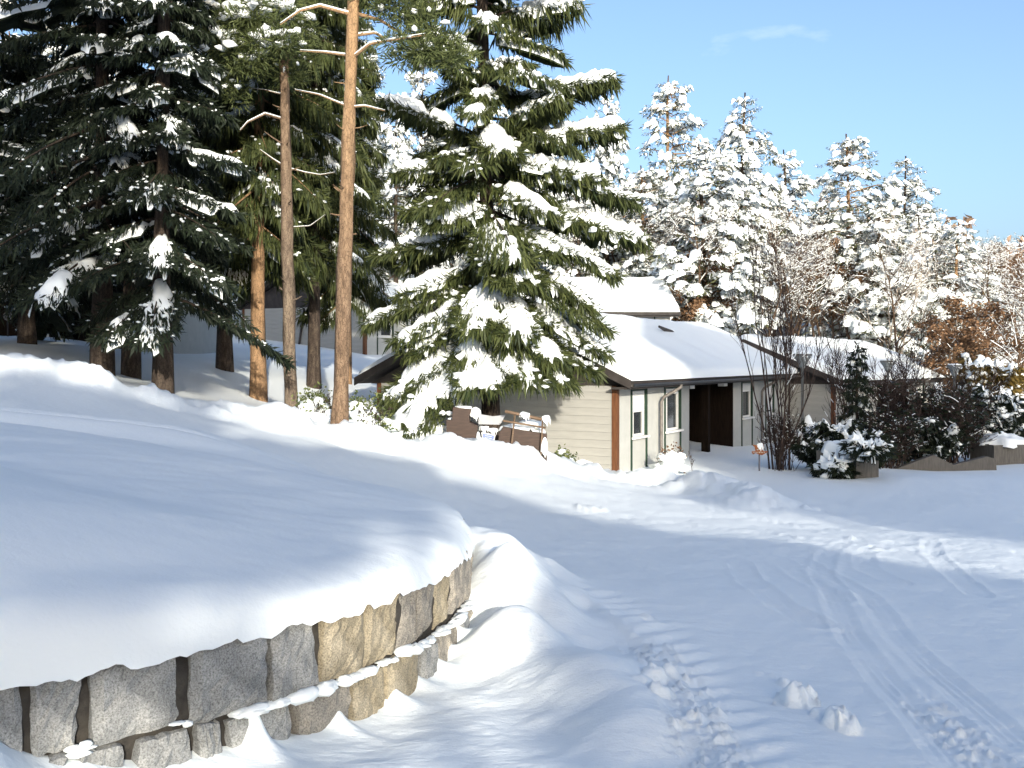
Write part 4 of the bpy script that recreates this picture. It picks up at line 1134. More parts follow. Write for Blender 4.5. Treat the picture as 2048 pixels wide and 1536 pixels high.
def clump_conifer(seed, H=15.0, base=2.3, R=2.9, n=240, snow=0.8, needle='needle_frost', bark='bark_orange'):
    rg = np.random.default_rng(seed)
    an, as_, ab = Acc(), Acc(), Acc()
    tm, tp = trunk_mesh(H, 0.2, 0.02, (rg.uniform(-0.5, 0.5), rg.uniform(-0.5, 0.5)), 0.15, seed=seed)
    # uneven boughs: each carries a few clumps along its outer half
    nb = n // 3
    for i in range(nb):
        u = ((i + rg.random()) / nb) ** 0.80
        az = i * 2.39996 + rg.normal(0, 0.5)
        h = base + (H - 0.4 - base) * u
        lob = 0.95 + 1.0 * vn(math.cos(az) * 1.5 + seed * 3, u * 5 + math.sin(az) * 1.5, seed)
        L = (R * (1 - u) ** 0.62 * np.clip(lob, 0.45, 1.4) * rg.uniform(0.7, 1.1)) + 0.2
        o2 = np.array([math.cos(az), math.sin(az)])
        sl = rg.normal(-0.32, 0.32) + 0.6 * u * u
        P0 = np.array([0, 0, h]); tip = np.array([o2[0] * L, o2[1] * L, h + sl * L])
        v, f = tube_np(np.array([P0, (P0 + tip) / 2 + np.array([0, 0, 0.08 * L]), tip]), np.array([0.04, 0.03, 0.012]) * (0.5 + L / R), 4, cap=False); ab.add(v, f)
        m_ = max(1, int(round(1 + 3.0 * L / R + rg.uniform(-0.5, 0.5))))
        for q in range(m_):
            t = 1.0 - 0.85 * q / max(1, m_) * rg.uniform(0.8, 1.1)
            sz = (0.24 + 0.34 * (1 - u) ** 0.6) * rg.uniform(0.65, 1.35)
            c = P0 + (tip - P0) * t + np.array([rg.normal(0, 0.25), rg.normal(0, 0.25), rg.normal(0, 0.12)]) * sz * 1.6
            k = int(70 * (0.5 + sz))
            d = unit(rg.normal(0, 1, (k, 3)) * np.array([1, 1, 0.7]) + np.array([o2[0] * 0.5, o2[1] * 0.5, -0.35]))
            b = c + d * (sz * rg.uniform(0.15, 0.95, k))[:, None] * np.array([1, 1, 0.75])
            l_ = sz * rg.uniform(0.25, 0.6, k)
            strips(an, b, unit(d + np.array([0, 0, -0.5]) + rg.normal(0, 0.35, (k, 3))), l_, l_ * 0.13, rg, rg.random(k))
            if rg.random() < snow - 0.5 * max(0, u - 0.8):
                m2 = 2 + int(rg.random() < 0.7) + int(rg.random() < 0.5)
                cc = c[None] + np.stack([rg.normal(0, 0.55, m2), rg.normal(0, 0.55, m2), 0.16 + rg.normal(0, 0.26, m2)], -1) * sz
                snow_domes(as_, cc, sz * rg.uniform(0.25, 0.62, m2), sz * rg.uniform(0.22, 0.46, m2), np.repeat(np.array([[o2[0], o2[1], 0]]), m2, 0), rg)
    r = finish_tree('snowy_conifer', (0, 0, 0), tm, an, as_, ab, M[bark], M[needle], 'x', WG)
    return r
VAR = [clump_conifer(60 + k, snow=(0.80, 0.73, 0.77)[k], bark='bark_orange' if k % 2 else 'bark_spruce') for k in range(3)]
BT = [  # column, row of the tip, distance, radius (m), variant, label
    (1215, 188, 60, 2.5, 0, 'narrow snowy conifer whose tip rises just right of the tall spruce'),
    (1345, 152, 63, 3.7, 1, 'tallest snow laden conifer on the slope, tip leaning right'),
    (1490, 186, 68, 3.7, 2, 'tall snowy conifer behind the broad one, second tallest on the slope'),
    (1412, 285, 55, 3.7, 3, 'broad snow laden conifer with drooping boughs standing over the cream house'),
    (1578, 300, 76, 3.4, 0, 'snowy conifer with a small rounded top in the dip of the skyline'),
    (1702, 266, 66, 4.2, 1, 'wide snow laden conifer alone right of the skyline dip'),
    (1815, 312, 74, 3.7, 2, 'snowy conifer with a thin green spike top'),
    (1912, 446, 66, 3.6, 3, 'lowest snowy conifer on the slope near the right edge'),
    (1850, 410, 70, 3.6, 0, 'snowy conifer merged between the spike top and the lowest one'),
    (1640, 400, 72, 3.4, 2, 'short snowy conifer just left of the wide one'),
    (1290, 330, 58, 3.2, 1, 'short snowy conifer below the tallest one'),
    (1545, 390, 70, 3.4, 3, 'snowy conifer half hidden right of the broad drooping one'),
    (1760, 400, 64, 3.2, 3, 'snowy conifer in front of the spike topped one'),
    (1960, 500, 74, 3.2, 1, 'small snowy conifer on the skyline at the right edge'),
    (1450, 300, 60, 3.2, 0, 'snowy conifer shoulder between the two tallest ones'),
]
for i, (px, py, d, R, vi, lab) in enumerate(BT):
    x = X(px, d); zt = EYE + (HZ - py) / F * d; z0 = gz(x, d) - 0.1
    put(VAR[vi % 3 if vi < 3 else i % 3], 'snowy_conifer', x, d, R / 2.9, (zt - z0) / 15.0, 1.3 * i, lab, WG)
for i, (px, py, d, R) in enumerate([(735, 95, 56, 2.8), (835, 110, 60, 2.8), (790, 190, 52, 2.4), (880, 240, 63, 2.6), (650, 40, 62, 3), (560, 30, 56, 3), (430, 20, 52, 3), (330, 60, 58, 3), (110, 20, 56, 3), (20, 60, 60, 3), (-60, 10, 50, 3), (1080, 210, 64, 2.6), (980, 140, 72, 3), (1150, 330, 58, 2.4), (220, 30, 52, 3), (1000, 300, 56, 2.5)]):
    x = X(px, d); zt = EYE + (HZ - py) / F * d; z0 = gz(x, d) - 0.1
    put(VAR[(i * 2 + 1) % 3], 'snowy_conifer', x, d, R / 2.9, (zt - z0) / 15.0, 2.1 * i, 'snow laden conifer showing in gaps between the nearer spruces and pines', 'snowy conifers glimpsed between the nearer trees')

# ------------------------------------------------------------------ bare trees
def bare(seed, H, r0, nmain=7, snow=0.0, leaves=0, spread=0.55, stems=1, twig=1.0, lv=3, up=0.25, leaf_s=0.07):
    rg = np.random.default_rng(seed)
    P0, P1, R0, R1 = [], [], [], []
    ends = []
    trunk = None
    stack = []
    for s_ in range(stems):
        a = rg.uniform(0, 6.28); til = 0.04 if stems == 1 else rg.uniform(0.04, 0.30)
        stack.append((np.array([0.0, 0, -0.3]) if stems == 1 else np.array([rg.normal(0, 0.18), rg.normal(0, 0.18), -0.2]), unit(np.array([til * math.cos(a), til * math.sin(a), 1.0])), H * (rg.uniform(0.9, 1.0) if stems == 1 else rg.uniform(0.6, 1.0)), r0 * (1 if stems == 1 else rg.uniform(0.6, 1.0)), 0))
    while stack:
        p, d, L, r, l = stack.pop()
        ns = (8, 5, 4, 3)[min(l, 3)]
        pts = [p]; dd = d
        for k in range(ns):
            dd = unit(dd + rg.normal(0, 0.10 + 0.05 * l, 3) + np.array([0, 0, (0.10 if l else 0.03) * up * 2]))
            pts.append(pts[-1] + dd * L / ns)
        for k in range(ns):
            P0.append(pts[k]); P1.append(pts[k + 1]); R0.append(r * (1 - 0.8 * k / ns)); R1.append(r * (1 - 0.8 * (k + 1) / ns))
        if l < lv:
            n = int({0: nmain, 1: 6, 2: 5}[l] * twig + rg.uniform(0, 1)) if l < 3 else 0
            for q in range(n):
                t = rg.uniform(0.28 if l == 0 else 0.15, 0.98)
                k = min(int(t * ns), ns - 1); c = pts[k] + (pts[k + 1] - pts[k]) * (t * ns - k)
                a = rg.uniform(0, 6.28); side = unit(np.cross(dd, rg.normal(0, 1, 3)))
                nd_ = unit(d * (1 - spread) + side * spread * rg.uniform(0.8, 1.3) + np.array([0, 0, up * rg.uniform(0, 1)]))
                stack.append((c, nd_, L * (1 - 0.55 * t) * rg.uniform(0.34, 0.62), r * (1 - 0.75 * t) * 0.55, l + 1))
        if l >= lv - 1: ends += pts[1:]
    P0, P1, R0, R1 = map(np.array, (P0, P1, R0, R1))
    R0 = np.maximum(R0, 0.006); R1 = np.maximum(R1, 0.004)
    v, f = segs_np(P0, P1, R0, R1, 4)
    br = Acc(); br.add(v, f)
    sn = Acc()
    if snow > 0:
        dd = unit(P1 - P0); ok = (np.abs(dd[:, 2]) < 0.88) & (rg.random(len(P0)) < snow)
        up_ = np.array([0, 0, 1.0])
        rr0 = R0[ok] * 0.7 + 0.010; rr1 = R1[ok] * 0.7 + 0.008
        v, f = segs_np(P0[ok] + up_ * (R0[ok] + 0.010)[:, None], P1[ok] + up_ * (R1[ok] + 0.010)[:, None], rr0, rr1, 4)
        sn.add(v, f)
    lf = Acc()
    if leaves:
        e = np.array(ends); c = e[rg.integers(0, len(e), leaves)] + rg.normal(0, 0.10, (leaves, 3))
        strips(lf, c, unit(rg.normal(0, 1, (leaves, 3)) + np.array([0, 0, -0.5])), leaf_s * rg.uniform(0.8, 1.9, leaves), leaf_s * rg.uniform(0.4, 0.7, leaves), rg, np.clip(rg.normal(0.5, 0.25, leaves), 0, 1))
    return br, sn, lf

def bare_tree(name, loc, label, group, cat, bark, leafm=None, **kw):
    br, sn, lf = bare(**kw)
    r = empty(name, loc); tag(r, label, cat, group)
    link('branches' if kw.get('stems', 1) > 1 else 'trunk', br.mesh('trunk'), bark, r)
    if lf.n: link('crown', lf.mesh('crown', False), leafm, r)
    if sn.n:
        o = link('snow_load', sn.mesh('snow_load'), M['snow_tree'], r); o['kind'] = 'stuff'
    return r

BV = [bare_tree('bare_tree', (0, 0, 0), 'x', 'x', 'tree', M['bark_bare'], seed=80 + k, H=9.5, r0=0.11, nmain=13, snow=0.30, spread=0.62, twig=1.2) for k in range(3)]
RV = [bare_tree('russet_tree', (0, 0, 0), 'x', 'x', 'tree', M['bark_bare'], M['leaf_russet'], seed=90 + k, H=6.5, r0=0.09, nmain=12, snow=0.22, leaves=6500, spread=0.6, twig=1.1, leaf_s=0.085) for k in range(2)]
BIR = bare_tree('birch_tree', (0, 0, 0), 'x', 'x', 'tree', M['bark_birch'], seed=97, H=9, r0=0.075, nmain=14, snow=0.3, spread=0.45, twig=1.0)
rg = np.random.default_rng(33)
BGR = 'frosted bare trees on the wooded slope'; RGR = 'russet leaved trees on the wooded slope'
spots = []
for i in range(64):
    px = rg.uniform(1230, 2090); d = rg.uniform(54, 98)
    if px > 1780: d = rg.uniform(50, 95)
    spots.append((px, d))
spots += [(rg.uniform(690, 880), rg.uniform(76, 105)) for _ in range(20)] + [(rg.uniform(-40, 140), rg.uniform(46, 70)) for _ in range(10)] + [(rg.uniform(300, 640), rg.uniform(60, 90)) for _ in range(8)] + [(745, 66), (770, 64), (1290, 57), (1270, 60), (1980, 46), (2030, 44), (2060, 48), (1930, 48), (2000, 52)]
for i, (px, d) in enumerate(spots):
    x = X(px, d); s_ = rg.uniform(0.7, 1.15)
    zn = 'beyond the dark spruces at the left edge' if px < 200 else 'behind the two bare pine trunks' if px < 690 else 'on the slope in the gap left of the tall spruce' if px < 950 else 'rising straight behind the cream house' if px < 1480 else 'on the slope behind the shaded house' if px < 1800 else 'on the slope beyond the three funnel lamps' if px < 1940 else 'at the right edge beyond the thujas'
    if i % 3 == 1 and px > 600:
        put(RV[i % 2], 'russet_tree', x, d, s_ * 1.05, s_ * rg.uniform(0.8, 1.15), rg.uniform(0, 6), 'small russet leaved tree ' + zn, 'russet trees ' + zn)
    else:
        put(BV[i % 3], 'bare_tree', x, d, s_, s_ * rg.uniform(0.85, 1.2), rg.uniform(0, 6), 'bare snow lined tree ' + zn, 'bare trees ' + zn)
put(BIR, 'birch_tree', X(1772, 56), 56, 1, 1.0, 0.3, 'thin pale birch, left one of the pair behind the shaded house', 'birches on the slope')
put(BIR, 'birch_tree', X(1788, 58), 58, 0.9, 1.05, 2.3, 'shorter thin pale birch, right one of the pair behind the shaded house', 'birches on the slope')
put(BIR, 'birch_tree', X(752, 64), 64, 1.2, 0.95, 1.1, 'pale birch before the small distant house', 'birches on the slope')
for o in VAR + BV + RV + [BIR]:
    for c in list(o.children): bpy.data.objects.remove(c)
    bpy.data.objects.remove(o)

# far wood on the hill, one mass
m, nd, ln, p = mat_new('far_wood')
a = nd.new('ShaderNodeAttribute'); a.attribute_name = 'tone'
r = ramp(nd, [(0.0, (0.06, 0.045, 0.03)), (0.35, (0.17, 0.105, 0.065)), (0.62, (0.26, 0.19, 0.14)), (0.72, (0.8, 0.81, 0.83))])
ln.new(a.outputs['Fac'], r.inputs['Fac']); ln.new(r.outputs['Color'], p.inputs['Base Color']); p.inputs['Roughness'].default_value = 0.9
M['far_wood'] = m
fw = Acc(); rg = np.random.default_rng(77)
nf = 620
for i in range(nf):
    if i < 360: px = rg.uniform(1500, 2250); d = rg.uniform(105, 260)
    else: px = rg.uniform(-150, 1600); d = rg.uniform(100, 150)
    x = X(px, d); z = float(base_z(np.array([x]), np.array([d]))[0]) - 0.5
    H = rg.uniform(6, 10.5); n = 46 if d > 150 else 80
    con = rg.random() < 0.45
    u = rg.random(n); rr = (1 - u) * 1.9 + 0.15 if con else np.sin(np.clip(u * 1.1, 0.08, 1) * 3.0) * 2.3 + 0.2
    a_ = rg.uniform(0, 6.28, n); q = rg.uniform(0.4, 1, n)
    b = np.stack([x + rr * q * np.cos(a_), d + rr * q * np.sin(a_), z + (0.1 + 0.9 * u) * H], -1)
    ln_ = rg.uniform(0.5, 1.3, n) * (1.0 if con else 1.2)
    strips(fw, b, unit(rg.normal(0, 0.6, (n, 3)) + np.array([0, 0, -0.4 if con else 0.8])), ln_, ln_ * (0.28 if con else 0.14), rg, rg.uniform(0.0 if con else 0.2, 1.0, n))
o = link('distant_forest', fw.mesh('distant_forest', False), M['far_wood'])
tag(o, 'distant frosted woodland covering the far hill', 'forest', kind='stuff')

# ------------------------------------------------------------------ shrubs
def shrub_ever(name, px, py, d, rx, rz, n, label, group=None, seed=1, snow=0.7, needle='needle_shade_dark', ntw=105, twl=0.24, thick=0.12, flat=0.5, nblob=8):
    rg = np.random.default_rng(seed)
    x = X(px, d); z = gz(x, d) if py is None else EYE - (py - HZ) / F * d
    an, as_, ab = Acc(), Acc(), Acc()
    for i in range(n):
        az = i * 2.39996 + rg.normal(0, 0.2); e = rg.uniform(0.05, 1) ** flat
        tip = np.array([rx * math.cos(az) * math.sqrt(1 - (e * 0.85) ** 2), rx * math.sin(az) * math.sqrt(1 - (e * 0.85) ** 2), rz * e]) * rg.uniform(0.82, 1.1)
        P0 = tip * np.array([0.12, 0.12, 0.3]); L = np.linalg.norm(tip - P0)
        frond(an, as_, ab, rg, P0, tip, 0.12 * L, 0.34 * L, int(ntw * (0.5 + L)), twl, np.clip(snow * (0.4 + 0.8 * e) + rg.normal(0, 0.25), 0, 1), nblob, 0.5, thick, 0.12, 0.35, (10, 7), 0.015)
    r = empty(name, (x, d, z)); tag(r, label, 'shrub', group)
    o = link('stems', ab.mesh('stems'), M['bark_dark'], r); o['kind'] = 'stuff'
    link('foliage', an.mesh('foliage', False), M[needle], r)
    o = link('snow_load', as_.mesh('snow_load'), M['snow_tree'], r); o['kind'] = 'stuff'
    return r

def shrub_leafy(px, py, d, rx, rz, nleaf, label, seed, snow=20, group='leafy evergreen shrubs', leafm='leaf_green', s_leaf=0.075):
    rg = np.random.default_rng(seed)
    x = X(px, d); z = gz(x, d)
    br, sn, _ = bare(seed=seed, H=rz, r0=0.016, nmain=4, stems=9, spread=0.5, lv=2, snow=0.5)
    sc_ = rx / 0.6
    r = empty('leafy_shrub', (x, d, z)); tag(r, label, 'shrub', group)
    me = br.mesh('stems'); o = link('stems', me, M['bark_dark'], r); o['kind'] = 'stuff'
    lf, sb = Acc(), Acc()
    n = nleaf
    u = unit(rg.normal(0, 1, (n, 3))); u[:, 2] = np.abs(u[:, 2])
    cl = unit(rg.normal(0, 1, (14, 3))); cl[:, 2] = np.abs(cl[:, 2])
    c = cl[rg.integers(0, 14, n)] * rg.uniform(0.5, 0.95, (n, 1)) + rg.normal(0, 0.16, (n, 3))
    c = c * np.array([rx, rx, rz]) + np.array([0, 0, 0.05])
    strips(lf, c, unit(rg.normal(0, 0.8, (n, 3)) + np.array([0, 0, -0.3])), s_leaf * rg.uniform(0.8, 1.6, n), s_leaf * rg.uniform(0.22, 0.4, n), rg, np.clip(rg.normal(0.5, 0.28, n), 0, 1))
    link('foliage', lf.mesh('foliage', False), M[leafm], r)
    cc = cl[rg.integers(0, 14, snow)] * rg.uniform(0.45, 0.9, (snow, 1)) * np.array([rx, rx, rz * 0.8]) + np.array([0, 0, 0.10])
    blobs(sb, cc, rg.uniform(0.05, 0.17, (snow, 1)) * np.array([[1.2, 1.2, 0.8]]), rg)
    nb = 10
    cc = np.stack([rg.normal(0, rx * 0.7, nb), rg.normal(0, rx * 0.5, nb), rg.uniform(0, 0.12, nb)], -1)
    blobs(sb, cc, rg.uniform(0.12, 0.25, (nb, 1)) * np.array([[1.3, 1.3, 0.7]]), rg)
    o = link('snow_load', sb.mesh('snow_load'), M['snow_tree'], r); o['kind'] = 'stuff'
    return r
shrub_leafy(637, 0, 21.3, 0.42, 0.75, 700, 'leafy shrub with snow clumps left of the nearest pine base', 101, 26)
shrub_leafy(735, 0, 21.0, 0.50, 0.75, 800, 'leafy shrub heaped with snow right of the nearest pine base', 102, 40)
shrub_leafy(800, 0, 22.3, 0.55, 0.55, 500, 'low snow buried shrub under the left boughs of the tall spruce', 103, 50)
shrub_leafy(858, 0, 21.6, 0.45, 0.40, 300, 'low snowy shrub left of the brown planked box', 104, 44)
shrub_leafy(1128, 0, 24.2, 0.42, 0.40, 500, 'small green shrub peeping over the snow below the cream gable', 105, 10)
shrub_leafy(1342, 0, 26.9, 0.34, 0.75, 260, 'round snow coated shrub against the front wall of the cream house', 106, 130, leafm='leaf_russet')

def twig_shrub(px, d, label, seed, H, stems, r0, group, rx=1.0, leaves=0, snow=0.12, extra=None, **kw):
    x = X(px, d)
    r = empty('bare_shrub', (x, d, gz(x, d))); tag(r, label, 'shrub', group)
    br, sn, lf = bare(seed=seed, H=H, r0=r0, stems=stems, snow=snow, leaves=leaves, **kw)
    if extra:
        b2, s2, l2 = bare(seed=seed + 1, snow=snow, **extra)
        br.add(np.concatenate(b2.v), np.concatenate(b2.f4))
        if s2.n: sn.add(np.concatenate(s2.v), np.concatenate(s2.f4))
    o = link('stems', br.mesh('stems'), M['bark_dark'], r); o['kind'] = 'stuff'
    if lf.n: link('foliage', lf.mesh('foliage', False), M['needle_shade_dark'], r)
    if sn.n:
        o = link('snow_load', sn.mesh('snow_load'), M['snow_tree'], r); o['kind'] = 'stuff'
    r.scale = (rx, rx, 1)
    return r
SG = 'bare shrubs in the shaded garden'
twig_shrub(1563, 27.5, 'tall bare many stemmed shrub rising beside the small wooden sign', 111, 7.0, 9, 0.046, SG, snow=0.05, nmain=9, spread=0.30, lv=2, up=0.5, rx=0.8,
           extra=dict(H=1.9, r0=0.014, stems=28, nmain=7, spread=0.42, lv=2, up=0.3))
twig_shrub(1690, 33.5, 'thin bare shrub left of the small dark spruce', 113, 4.6, 9, 0.022, SG, nmain=8, spread=0.32, lv=2, up=0.45, snow=0.1)
twig_shrub(1790, 34.0, 'wide twiggy shrub right of the small dark spruce', 115, 4.2, 16, 0.018, SG, nmain=9, spread=0.36, lv=2, up=0.4, rx=1.5, snow=0.05)
twig_shrub(1880, 32.5, 'densest dark twiggy shrub above the zigzag concrete wall', 117, 2.5, 44, 0.020, SG, nmain=9, spread=0.42, lv=2, up=0.3, rx=1.9, leaves=1800, snow=0.035)
twig_shrub(1930, 36.0, 'bare shrub in front of the farthest funnel lamp', 119, 3.2, 16, 0.018, SG, nmain=8, spread=0.4, lv=2, up=0.4, rx=1.3, snow=0.04)
twig_shrub(1770, 30.0, 'low dark twiggy shrub between the two concrete planters', 121, 1.7, 40, 0.016, SG, nmain=7, spread=0.45, lv=2, up=0.25, rx=1.6, leaves=900, snow=0.06)
EG = 'dark evergreen shrubs in the shaded garden'
shrub_ever('evergreen_shrub', 1655, None, 27.6, 1.0, 1.35, 34, 'dark evergreen shrub spreading behind the concrete planter', EG, 131, 0.5, nblob=10)
shrub_ever('evergreen_shrub', 1722, None, 26.9, 0.85, 1.05, 26, 'rounded dark evergreen shrub with a snow cap over the planter', EG, 132, 0.55)
shrub_ever('evergreen_shrub', 1840, None, 31.5, 1.2, 1.45, 34, 'evergreen shrub dusted with snow in the middle of the shaded garden', EG, 133, 0.5)
shrub_ever('evergreen_shrub', 1995, None, 34.0, 0.9, 2.2, 34, 'evergreen shrub with a thick snow hood near the right edge', EG, 134, 0.85, thick=0.2)
shrub_ever('thuja_shrub', 1975, None, 41, 1.3, 3.6, 46, 'sunlit brown green thuja with snow on its shoulders near the right edge', None, 135, 0.7, needle='needle_brown', thick=0.25, ntw=120, twl=0.32)
shrub_ever('thuja_shrub', 2040, None, 38, 1.0, 2.4, 30, 'small sunlit thuja cut by the right edge of the picture', None, 136, 0.5, needle='needle_brown', thick=0.2, ntw=120, twl=0.3)
x = X(1715, 31.0)
conifer('spruce_tree', (x, 31.0, gz(x, 31.0)), 3.5, 0.5, 0.46, 36, 'small dark spruce sapling in the shaded garden', seed=140, snow=0.0, ntw=80, twl=0.2, needle='needle_shade_dark', r0=0.05, thick=0.05, nblob=3, powr=0.8, res=(8, 5), width=0.35)

# ------------------------------------------------------------------ concrete planters and the zigzag wall
def snow_heap(name, rx, ry, rz, seed, parent, loc, mat='snow_tree', rag=0.3):
    u = np.linspace(0, 1, 9); t = np.linspace(0, 2 * np.pi, 29)[:-1]
    U, T = np.meshgrid(u, t, indexing='ij')
    k = 1 + rag * fbm(np.cos(T) * 2 + seed, np.sin(T) * 2, 3, seed)
    x = rx * U * np.cos(T) * k; y = ry * U * np.sin(T) * k
    z = rz * np.sqrt(np.clip(1 - U ** 2.4, 0, 1)) * (1 + 0.9 * fbm(x * 3.5, y * 3.5 + seed, 3, 3)) - 0.08 * (U > 0.99) * (1 + fbm(np.cos(T) * 6, np.sin(T) * 6, 2, 4) * 2)
    n = len(t); i = np.arange(8)[:, None] * n; j = np.arange(n)[None]; q = (j + 1) % n
    f = np.stack([i + j, i + n + j, i + n + q, i + q], -1).reshape(-1, 4)
    o = link(name, raw_mesh(name, np.stack([x, y, z], -1).reshape(-1, 3), f), M[mat], parent, loc)
    o['kind'] = 'stuff'
    return o

def planter(px, d, w, dp, h, rz, label, seed, zoff=0.0):
    x = X(px, d); z = gz(x, d) + zoff
    r = empty('concrete_planter', (x, d, z), rz); tag(r, label, 'planter', 'concrete planters in the shaded garden')
    t = 0.09
    box('side', 0, w, 0, t, -0.5, h, M['concrete'], r); box('side', 0, w, dp - t, dp, -0.5, h, M['concrete'], r)
    box('end', 0.001, t, t + 0.001, dp - t - 0.001, -0.5, h - 0.004, M['concrete'], r); box('end', w - t, w - 0.001, t + 0.001, dp - t - 0.001, -0.5, h - 0.004, M['concrete'], r)
    snow_heap('snow_cap', w * 0.54, dp * 0.54, 0.26, seed, r, (w / 2, dp / 2, h), rag=0.6)
    return r
planter(1712, 24.9, 0.75, 1.3, 0.60, math.radians(28), 'square concrete planter with snow draped plants beside the tall bare shrub', 3, -0.02)
planter(1988, 31.4, 1.5, 1.2, 0.55, math.radians(10), 'concrete planter with a round snow cap at the right edge', 5, 0.05)
shrub_ever('evergreen_shrub', 1735, None, 24.6, 0.55, 0.35, 18, 'low evergreen fringe hanging over the square concrete planter', EG, 137, 0.9, thick=0.16).location.z += 0.60
shrub_ever('evergreen_shrub', 1672, None, 25.2, 0.55, 0.45, 18, 'snow covered evergreen mat sprawling left of the square planter', EG, 138, 1.0, thick=0.2)
d = 29.6
pts = [(1775, 955), (1780, 942), (1868, 910), (1908, 930), (1975, 913), (1992, 918), (1994, 950)]
pl = [(X(a, d), EYE - (b - HZ) / F * d) for a, b in pts]
o = prism('zigzag_wall', pl, 0, 0.22, M['concrete']); o.location = (0, d, 0)
tag(o, 'low concrete wall with a zigzag sloping top bordering the road', 'wall', kind='thing')

# ------------------------------------------------------------------ funnel lamps
def funnel_lamp(px, py_top, d, wpx, label):
    w = wpx / F * d / 2
    x = X(px, d); zt = EYE - (py_top - HZ) / F * d; z0 = gz(x, d)
    r = empty('street_lamp', (x, d, z0)); tag(r, label, 'lamp', 'funnel lamps in the shaded garden')
    h = zt - z0
    tube('pole', [[0, 0, -0.3], [0, 0, h - w * 1.45]], [0.05, 0.045], M['lamp_metal'], r, 10)
    n = 16; t = np.linspace(0, 2 * np.pi, n + 1)[:-1]
    prof = [(0.06, h - w * 1.5), (0.09, h - w * 1.3), (w * 0.62, h - w * 0.62), (w * 0.97, h - 0.05)]
    v = np.array([[a * math.cos(q), a * math.sin(q), b] for a, b in prof for q in t])
    i = np.arange(3)[:, None] * n; j = np.arange(n)[None]; k = (j + 1) % n
    link('lamp_shade', raw_mesh('lamp_shade', v, np.stack([i + j, i + k, i + n + k, i + n + j], -1).reshape(-1, 4)), M['lamp_glass'], r)
    for q in t[::2]:
        tube('rib', [[a * 1.02 * math.cos(q), a * 1.02 * math.sin(q), b] for a, b in prof], [0.012] * 4, M['lamp_metal'], r, 5)
    tube('lamp_cap', [[0, 0, h - 0.05], [0, 0, h - 0.02], [0, 0, h + 0.02]], [w * 1.0, w * 1.05, w * 1.0], M['lamp_metal'], r, 20)
    snow_heap('snow_cap', w * 0.98, w * 0.98, 0.05, 4, r, (0, 0, h + 0.02), rag=0.1)
funnel_lamp(1605, 709, 33, 37, 'funnel shaped lamp nearest the tall bare shrub')
funnel_lamp(1776, 722, 40, 30, 'funnel shaped lamp in front of the shaded house eaves')
funnel_lamp(1909, 731, 38, 29, 'funnel shaped lamp farthest to the right, against the sunlit snow')

# ------------------------------------------------------------------ brown planked box with rail and blue sign
d = 20.9
bx = empty('planked_box', (0, d, 0)); tag(bx, 'brown planked box with a railing and blue notice, snowed in under the spruce', 'container')
def q2(pts): return [(X(a, d), EYE - (b - 12 - HZ) / F * d) for a, b in pts]
prism('side_panel', q2([(893, 900), (893, 852), (904, 852), (906, 826), (943, 831), (938, 846), (939, 857), (955, 864), (953, 910), (893, 910)]), 0, 0.55, M['steel_brown'], bx)
prism('base_board', q2([(953, 893), (1003, 897), (1003, 925), (953, 925)]), 0.02, 0.5, M['steel_brown'], bx)
prism('chest', q2([(999, 878), (1006, 866), (1094, 880), (1094, 940), (996, 940), (997, 890)]), 0, 0.6, M['steel_brown'], bx)
prism('grey_flap', q2([(956, 841), (985, 846), (1011, 843), (1000, 863), (956, 862)]), 0.25, 0.28, M['grey_sheet'], bx)
sg = prism('notice', q2([(963, 876), (991, 881), (988, 898), (965, 894)]), -0.05, -0.03, M['white_trim'], bx)
prism('notice_face', q2([(965, 878), (989, 882.5), (986.5, 896), (967, 892.5)]), -0.054, -0.051, M['sign_blue'], sg)
for yy in (883, 887, 890):
    prism('printed_line', q2([(970, yy - 0.8), (984, yy + 1.4), (984, yy + 2.4), (970, yy + 0.3)]), -0.057, -0.055, M['sign_pale'], sg)
def bar(a, b, r_, name):
    A_, B_ = q2([a, b])
    tube(name, [[A_[0], -0.10, A_[1]], [B_[0], -0.10, B_[1]]], [r_, r_], M['rail'], bx, 6)
bar((1010, 834), (1097, 853), 0.035, 'rail'); bar((1006, 853), (1091, 867), 0.022, 'rail')
bar((1030, 838), (1021, 920), 0.02, 'rail_post'); bar((1085, 851), (1081, 930), 0.02, 'rail_post')
for (a, b, rx, rz, yy) in [(924, 827, 0.17, 0.02, 0.25), (950, 842, 0.11, 0.14, 0.3), (968, 868, 0.10, 0.03, 0.2), (986, 872, 0.10, 0.03, 0.2), (1045, 870, 0.42, 0.1, 0.3), (1075, 876, 0.2, 0.05, 0.3), (1050, 840, 0.1, 0.08, -0.1), (1092, 850, 0.09, 0.10, -0.1), (1060, 862, 0.25, 0.07, 0.35), (1088, 912, 0.07, 0.25, -0.12), (957, 900, 0.05, 0.22, -0.02), (900, 852, 0.06, 0.03, 0.25)]:
    xx, zz = q2([(a, b)])[0]
    snow_heap('snow_cap', rx, min(rx, 0.25), rz, int(a), bx, (xx, yy, zz), rag=0.5)

